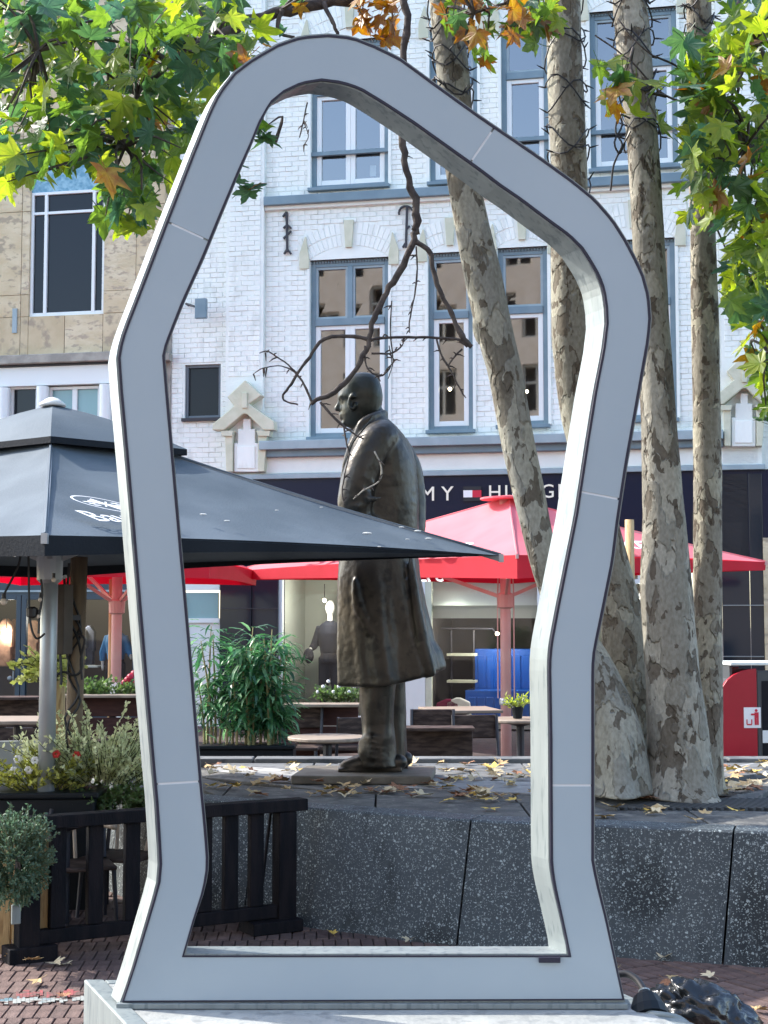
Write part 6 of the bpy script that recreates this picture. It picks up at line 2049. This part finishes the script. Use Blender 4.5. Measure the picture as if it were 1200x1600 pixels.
# far terrace
def gp(px, Y):
    return (at(px, 1000, Y).x, Y, 0)
table(gp(512, 11.6), .62, .6, 0, 'table left of the statue legs on the far terrace', round_=True, h=.70)
table(gp(812, 13.4), .62, .6, 0, 'table under the small potted plant right of the red parasol pole', round_=True, h=.72)
table(gp(718, 14.6), .7, .7, R(10), 'table behind the dark bench right of the statue', h=.74)
table(gp(30, 12.5), 1.0, .7, R(4), 'long pale table at the left edge below the glass door', h=.78)
chair(gp(466, 13.6), R(175), 'dark chair with its back to the bamboo planter')
chair(gp(677, 13.2), R(180), 'dark chair directly right of the statue legs')
chair(gp(752, 12.4), R(190), 'dark chair just left of the red parasol pole')
chair(gp(548, 12.6), R(20), 'dark chair partly hidden by the statue shoe')
chair(gp(1020, 13.2), R(160), 'dark chair seen between the curved and foremost trunks')
def bench(px0, px1, Y, ztop, label, slats=4, m=M_maroon, name='planter_bench'):
    a, b = at(px0, 1100, Y).x, at(px1, 1100, Y).x
    e = empty(name, ((a+b)/2, Y, 0), 0, label, 'bench', 'wooden benches and partitions on the terrace')
    w = b - a
    for k in range(slats):
        z0 = .05 + (ztop-.05)*k/slats
        MB().box(-w/2, w/2, -.02, .02, z0 + .012, .05 + (ztop-.05)*(k+1)/slats).build('board', m, e, bevel=.006)
    for sx in (-w/2 + .05, 0, w/2 - .05):
        MB().box(sx-.03, sx+.03, .021, .08, 0, ztop).build('post', M_iron, e)
    MB().box(-w/2-.01, w/2+.01, -.20, .10, ztop + .002, ztop + .03).build('top_board', M_lwood if slats == 4 else m, e, bevel=.006)
    MB().box(-w/2, w/2, -.38, -.021, .42, .455).build('seat_board', M_chair, e, bevel=.006)
    return e
bench(434, 560, 13.9, .80, 'maroon boarded bench between the bamboo and the statue')
bench(632, 738, 12.0, .72, 'dark boarded bench right of the statue legs', 3, M_chair)
bench(100, 250, 14.6, .85, 'maroon boarded planter wall below the left red parasol')
bench(-60, 64, 14.0, .86, 'dark boarded partition at the left edge of the terrace', 3, M_chair)
hd = empty('hedge_plant', (at(160, 1100, 14.7).x, 14.75, .83), 0, 'low green planting with red blooms on the maroon planter wall', 'plant')
shoot_bush(hd, (0, 0, .02), .55, .12, .10, 150, 12, ML_mid, M_stem, .05, .014, .4, .8, (.08, .2), per=10)
for k in range(7):
    MB().ball((.22 + .03*k, -.06 - .02*(k % 3), .16 + .03*(k % 4)), (.035, .03, .03), 7, 5).build('bloom', mat('crimson_bloom', (.40, .01, .04, 1), .6) if k == 0 else bpy.data.materials['crimson_bloom'], hd)
hd2 = empty('flower_box_plant', (at(536, 1110, 14.3).x, 14.3, .80), 0, 'low grey green planting with white flowers left of the statue trousers', 'plant')
shoot_bush(hd2, (0, 0, .02), .26, .1, .09, 90, 13, ML_mid, M_stem, .045, .012, .3, .9, (.08, .18), per=10)
for k in range(9):
    MB().ball((-.24 + .05*k, -.08, .12 + .05*((k*7) % 3)), .018, 6, 4).build('bloom', M_flw, hd2)
pot = empty('potted_plant', (at(808, 1140, 13.4).x, 13.35, .725), 0, 'small yellow green plant in a black pot on the round table', 'plant')
MB().lathe((0, 0, 0), [(.04, 0), (.055, .10), (.05, .105)], 12).build('pot', M_plast, pot)
shoot_bush(pot, (0, 0, .09), .05, .05, .03, 40, 14, leafmat('lime_leaf', (.22, .28, .04, 1), (.38, .42, .08, 1), .4), M_stem, .05, .007, .3, 1.0, (.08, .15), per=5)

# bamboo ---------------------------------------------------------------
YBm = 12.3
bt = empty('bamboo_trough', (at(380, 1170, YBm).x, YBm, 0), 0, 'long black trough at the far edge of the plateau holding bamboo', 'planter')
w_ = (460 - 300)/FPX*YBm
ztr = at(380, 1168, YBm).z
MB().box(-w_/2, w_/2, -.18, .18, 0, ztr).build('trough_body', M_plast, bt, bevel=.01)
MB().box(-w_/2 - .01, w_/2 + .01, -.2, .2, ztr + .001, ztr + .03).build('trough_rim', M_plast, bt, bevel=.006)
bam = empty('bamboo', (at(380, 1170, YBm).x, YBm, ztr), 0, 'dense clump of green bamboo with tan canes in the black trough', 'plant')
M_cane = mat('tan_cane', (.34, .27, .13, 1), .5, c2=(.26, .24, .10, 1), scale=6)
BML = [leafmat('bamboo_leaf', (.05, .15, .06, 1), (.085, .21, .085, 1), .35, .35, 8), leafmat('bamboo_leaf_pale', (.11, .23, .11, 1), (.17, .29, .15, 1), .35, .3, 8), leafmat('bamboo_leaf_dark', (.018, .07, .032, 1), (.03, .10, .045, 1), .25, .4, 8)]
def blade(m, s):
    rr = random.Random(s)
    vs = []
    for k in range(6):
        t = k/5; w = .115*math.sin(math.pi*min(1, t*.92 + .08))**.8*(1 - .3*t)
        z = -.55*t*t*rr.uniform(.5, 1.1)
        vs += [(-w, t, z + .02), (0, t, z), (w, t, z + .02)]
    fs = []
    for k in range(5):
        fs += [(3*k, 3*k+1, 3*k+4, 3*k+3), (3*k+1, 3*k+2, 3*k+5, 3*k+4)]
    return MB().add(vs, fs).mesh('leaf', m)
BL_ = [[blade(m, 5*i+k) for k in range(3)] for i, m in enumerate(BML)]
rr = random.Random(77)
bst = [MB(), MB(), MB()]
cnt = 0
for cane in range(28):
    px = rr.choice([rr.uniform(316, 365), rr.uniform(390, 430), rr.uniform(318, 440)])
    x0 = (px - 380)/FPX*YBm; y0 = rr.uniform(-.12, .12)
    topy = rr.uniform(975, 1025) if cane < 18 else rr.uniform(1040, 1110)
    zt = at(px, topy, YBm).z - ztr
    bend = rr.uniform(-.10, .10)
    q = [Vector((x0 + bend*t*t, y0 + .05*t*t*rr.uniform(-1, 1), zt*t)) for t in [k/6 for k in range(7)]]
    MB().tube(q, [.012, .011, .010, .009, .008, .006, .004], 6).build('cane', M_cane, bam)
    for k in range(66):
        t = rr.uniform(.12, 1.0)**.75
        i = min(int(t*6), 5)
        p = q[i].lerp(q[i+1], t*6-i)
        az = rr.uniform(0, 6.28)
        tw = Vector((math.cos(az), math.sin(az), rr.uniform(-.1, .5))).normalized()*rr.uniform(.02, .16)
        d = (tw.normalized() + Vector((rr.uniform(-.6, .6), rr.uniform(-.6, .6), rr.uniform(-.7, .4)))).normalized()
        up = Vector((rr.uniform(-.3, .3), rr.uniform(-.3, .3), 1)); x = d.cross(up).normalized(); z = x.cross(d)
        s = rr.uniform(.10, .18)
        mt = Matrix.Translation(p + tw) @ Matrix((x, d, z)).transposed().to_4x4() @ Matrix.Scale(s, 4)
        kk = rr.choices((0, 1, 2), (5, 3, 3))[0]
        me = rr.choice(BL_[kk])
        if cnt < 300 and (y0 + tw.y) < .03:
            o = link('leaf', me, bam); o.matrix_local = mt; cnt += 1
        else:
            bst[kk].add([mt @ v.co for v in me.vertices], [tuple(f.vertices) for f in me.polygons])
for k in range(3):
    tag(bst[k].build('leaves', BML[k], bam), kind='stuff')

# red litter bin -------------------------------------------------------
YN = 12.2
bn = empty('litter_bin', gp(1164, YN), R(4), 'red litter bin with a rounded top and white pictogram at the right edge', 'litter bin')
zt = at(1150, 1043, YN).z
M_binred = mat('red_bin_paint', (.34, .004, .018, 1), .35, c2=(.38, .006, .022, 1), scale=3)
M_bingrey = mat('dark_grey_bin_metal', (.05, .058, .065, 1), .4)
xl = (1110 - 1164)/FPX*YN; xr = (1166 - 1164)/FPX*YN
arc = [(xl + (xr-xl)*(1 - math.cos(R(a))), zt - .22 + .22*math.sin(R(a))) for a in (8, 20, 35, 50, 65, 80, 90)]
MB().prism([(xl, 0), (xr, 0)] + arc[::-1] + [(xl, zt - .22)], -.25, -.21).build('red_side', M_binred, bn, bevel=.004)
MB().prism([(xl, 0), (xr, 0)] + arc[::-1] + [(xl, zt - .22)], .21, .25).build('red_side', M_binred, bn, bevel=.004)
MB().prism([(xl + .01, .02), (xr + .42, .02), (xr + .42, zt - .03), (xr, zt - .03)] + [(x + .01, z - .012) for x, z in arc[::-1]], -.209, .209).build('bin_body', M_bingrey, bn)
MB().box(xr + .003, xr + .44, -.245, -.21, 0, zt - .02).build('grey_front', M_bingrey, bn, bevel=.006)
MB().box(xr + .04, xr + .40, -.25, -.246, .5, zt - .1).build('notice_panel', M_dglass, bn)
MB().box(xr + .04, xr + .40, -.256, -.251, .62, .72).build('white_sticker', M_wframe, bn)
MB().box(xl + .08, xr + .46, -.27, .27, zt + .025, zt + .05).build('lid', M_whitem, bn, bevel=.006)
for sx in (xl + .1, xr + .40):
    MB().box(sx - .01, sx + .01, -.2, .2, zt - .1, zt + .024).build('lid_support', M_bingrey, bn)
a, b = at(1148, 1102, YN) - bn.location, at(1173, 1133, YN) - bn.location
pc = ((1135 + 22/2.2)/1, 0)
x0, x1 = (1148 - 1164)/FPX*YN, (1163 - 1164)/FPX*YN
z1_, z0_ = at(1150, 1103, YN).z, at(1150, 1133, YN).z
x0 = xl + .185; x1 = x0 + .14; z0_ = at(1150, 1134, YN).z; z1_ = z0_ + .165
MB().box(x0, x1, -.2555, -.251, z0_, z1_).build('pictogram_plate', M_whitep, bn, bevel=.012)
pm = MB()
def pbox(a, b, c, d):
    pm.box(x0 + a*(x1-x0), x0 + b*(x1-x0), -.259, -.256, z0_ + c*(z1_-z0_), z0_ + d*(z1_-z0_))
pbox(.62, .74, .15, .5); pbox(.76, .86, .15, .5); pbox(.62, .86, .5, .76); pbox(.42, .62, .62, .70); pbox(.14, .20, .18, .42); pbox(.42, .48, .18, .42); pbox(.17, .45, .14, .20)
pm.ball((x0 + .72*(x1-x0), -.258, z0_ + .85*(z1_-z0_)), (.012, .003, .012), 10, 6)
pm.build('pictogram', M_red, bn)

# cable, plug and plastic bag, bottom right -----------------------------
cbp = empty('power_cable', at(972, 1520, 5.33), 0, 'thick black power cable with a plug leaving the frame foot', 'cable')
o_ = cbp.location
MB().tube(catmull([at(962, 1523, 5.34) - o_, at(980, 1522, 5.33) - o_, at(996, 1532, 5.3) - o_, at(1008, 1550, 5.26) - o_], 5), .0125, 10).build('cable', M_cable, cbp, smooth=True)
d = (at(1014, 1572, 5.22) - at(1007, 1550, 5.26))
c0 = at(1007, 1550, 5.26) - o_
ax = (at(1014, 1582, 5.2) - at(1007, 1548, 5.26)).normalized()
MB().tube([c0 - ax*.004, c0 + ax*.012, c0 + ax*.022, c0 + ax*.07, c0 + ax*.105, c0 + ax*.11], [.018, .028, .044, .064, .070, .04], 16).build('plug', M_plast, cbp, smooth=False)
MB().tube([c0 - ax*.006, c0 + ax*.008], [.02, .022], 14).build('gland', M_galv, cbp)
MB().tube(catmull([at(1000, 1583, 5.18) - o_, at(1030, 1586, 5.12) - o_, at(1060, 1592, 5.1) - o_, at(1085, 1612, 5.05) - o_], 5), .013, 10).build('cable', mat('grey_taped_cable', (.16, .19, .19, 1), .35), cbp, smooth=True)
bg_ = MB()
m_ = Matrix.Translation((0, 0, 0))
bgr = bmesh.new()
bmesh.ops.create_icosphere(bgr, subdivisions=5, radius=1)
for v in bgr.verts:
    n0 = v.co.normalized()
    q = n0*1.25
    w = mnoise.noise(q*1.7)*.5
    rdg = 1 - abs(mnoise.noise(q*1.1 + Vector((3 + w, 1, 7))))*.9 - abs(mnoise.noise(q*2.4 + Vector((w, 0, 0))))*.55 - abs(mnoise.noise(q*4.8 + Vector((0, w, 0))))*.28 - abs(mnoise.noise(q*9))*.08
    v.co = Vector((n0.x*.19, n0.y*.14, n0.z*.15))*(.7 + .5*rdg)
    if v.co.z > .0: v.co.x -= v.co.z*.5
    v.co.z = max(v.co.z, -.055)
for f in bgr.faces: f.smooth = True
mb_ = bpy.data.meshes.new('plastic_bag'); bgr.to_mesh(mb_); bgr.free()
mb_.materials.append(mat('glossy_black_plastic', (.008, .009, .010, 1), .22, spec=.6, bump=.5, bscale=16))
bago = link('plastic_bag', mb_)
bp_ = atz(1104, 1598, .075)
bago.location = bp_
tag(bago, 'crumpled glossy black plastic bag beside the concrete base', 'plastic bag')

# fallen leaves ---------------------------------------------------------
FM = [mat('fallen_tan', (.40, .27, .12, 1), .75, c2=(.50, .36, .18, 1), scale=5), mat('fallen_yellow', (.55, .36, .06, 1), .7, c2=(.62, .44, .10, 1), scale=5),
      mat('fallen_brown', (.20, .085, .04, 1), .75, c2=(.28, .13, .06, 1), scale=5), mat('fallen_pale', (.52, .44, .28, 1), .75, c2=(.60, .50, .33, 1), scale=5)]
FLM = [[leaf_mesh('fallen_leaf', m, 200 + 10*i + k, True) for k in range(4)] for i, m in enumerate(FM)]
rr = random.Random(31)
spots = []
def scatter(x0, x1, y0, y1, n, z):
    for _ in range(n):
        spots.append((rr.uniform(x0, x1), y0 + (y1-y0)*rr.random()**1.0, z))
scatter(322, 520, 1196, 1244, 30, ZP); scatter(520, 700, 1216, 1246, 34, ZP); scatter(690, 842, 1194, 1256, 44, ZP); scatter(940, 1120, 1250, 1285, 8, ZP); scatter(1125, 1200, 1196, 1240, 26, ZP); scatter(322, 850, 1192, 1212, 26, ZP)
for (x, y) in ((610, 1216), (595, 1217), (580, 1238), (620, 1234), (650, 1246), (755, 1250), (780, 1246), (765, 1266), (330, 1203), (420, 1222), (1085, 1285), (1090, 1250), (960, 1265), (1035, 1262), (1150, 1275)):
    spots.append((x, y, ZP))
for (x, y) in ((60, 1500), (62, 1492), (20, 1503), (85, 1508), (105, 1509), (48, 1510), (1035, 1500), (1050, 1530), (1042, 1543), (1110, 1528), (1185, 1582), (960, 1520), (100, 1560), (640, 1472), (560, 1453), (520, 1462), (60, 1540)):
    spots.append((x, y, .018))
gl = {0: 'tan', 1: 'bright yellow', 2: 'reddish brown', 3: 'pale bleached'}
def place(x, y, z):
    if z < .3: return 'on the brick paving at the left' if x < 500 else ('on the bricks under the frame opening' if x < 900 else 'on the brick paving at the right')
    if x < 450: return 'on the plateau left of the statue plinth'
    if x < 690: return 'on the plateau in front of the statue plinth' if y > 1205 else 'on the plateau behind the statue plinth'
    if x < 900: return 'on the plateau right of the statue plinth'
    return 'on the plateau beside the red bin' if x > 1120 else 'on the plateau edge before the plane trunks'
for (x, y, z) in spots:
    p = atz(x, y, z)
    if (p - Vector((so.x, YS, z))).length < .2: continue
    k = rr.choices((0, 1, 2, 3), (4, 1.6, 2, 3))[0]
    s = rr.uniform(.045, .085) if z > .3 else rr.uniform(.04, .065)
    o = link('fallen_leaf', rr.choice(FLM[k]))
    flip = math.pi if rr.random() < .25 else 0
    o.rotation_euler = (rr.uniform(-.25, .25), rr.uniform(-.25, .25) + flip, rr.uniform(0, 6.28))
    o.scale = (s, s, s)
    o.location = (p.x, p.y, z + .012 + (s*.35 if flip else 0))
    w = place(x, y, z)
    tag(o, f'{gl[k]} fallen plane leaf {w}', 'leaf', f'{gl[k]} fallen leaves {w}')
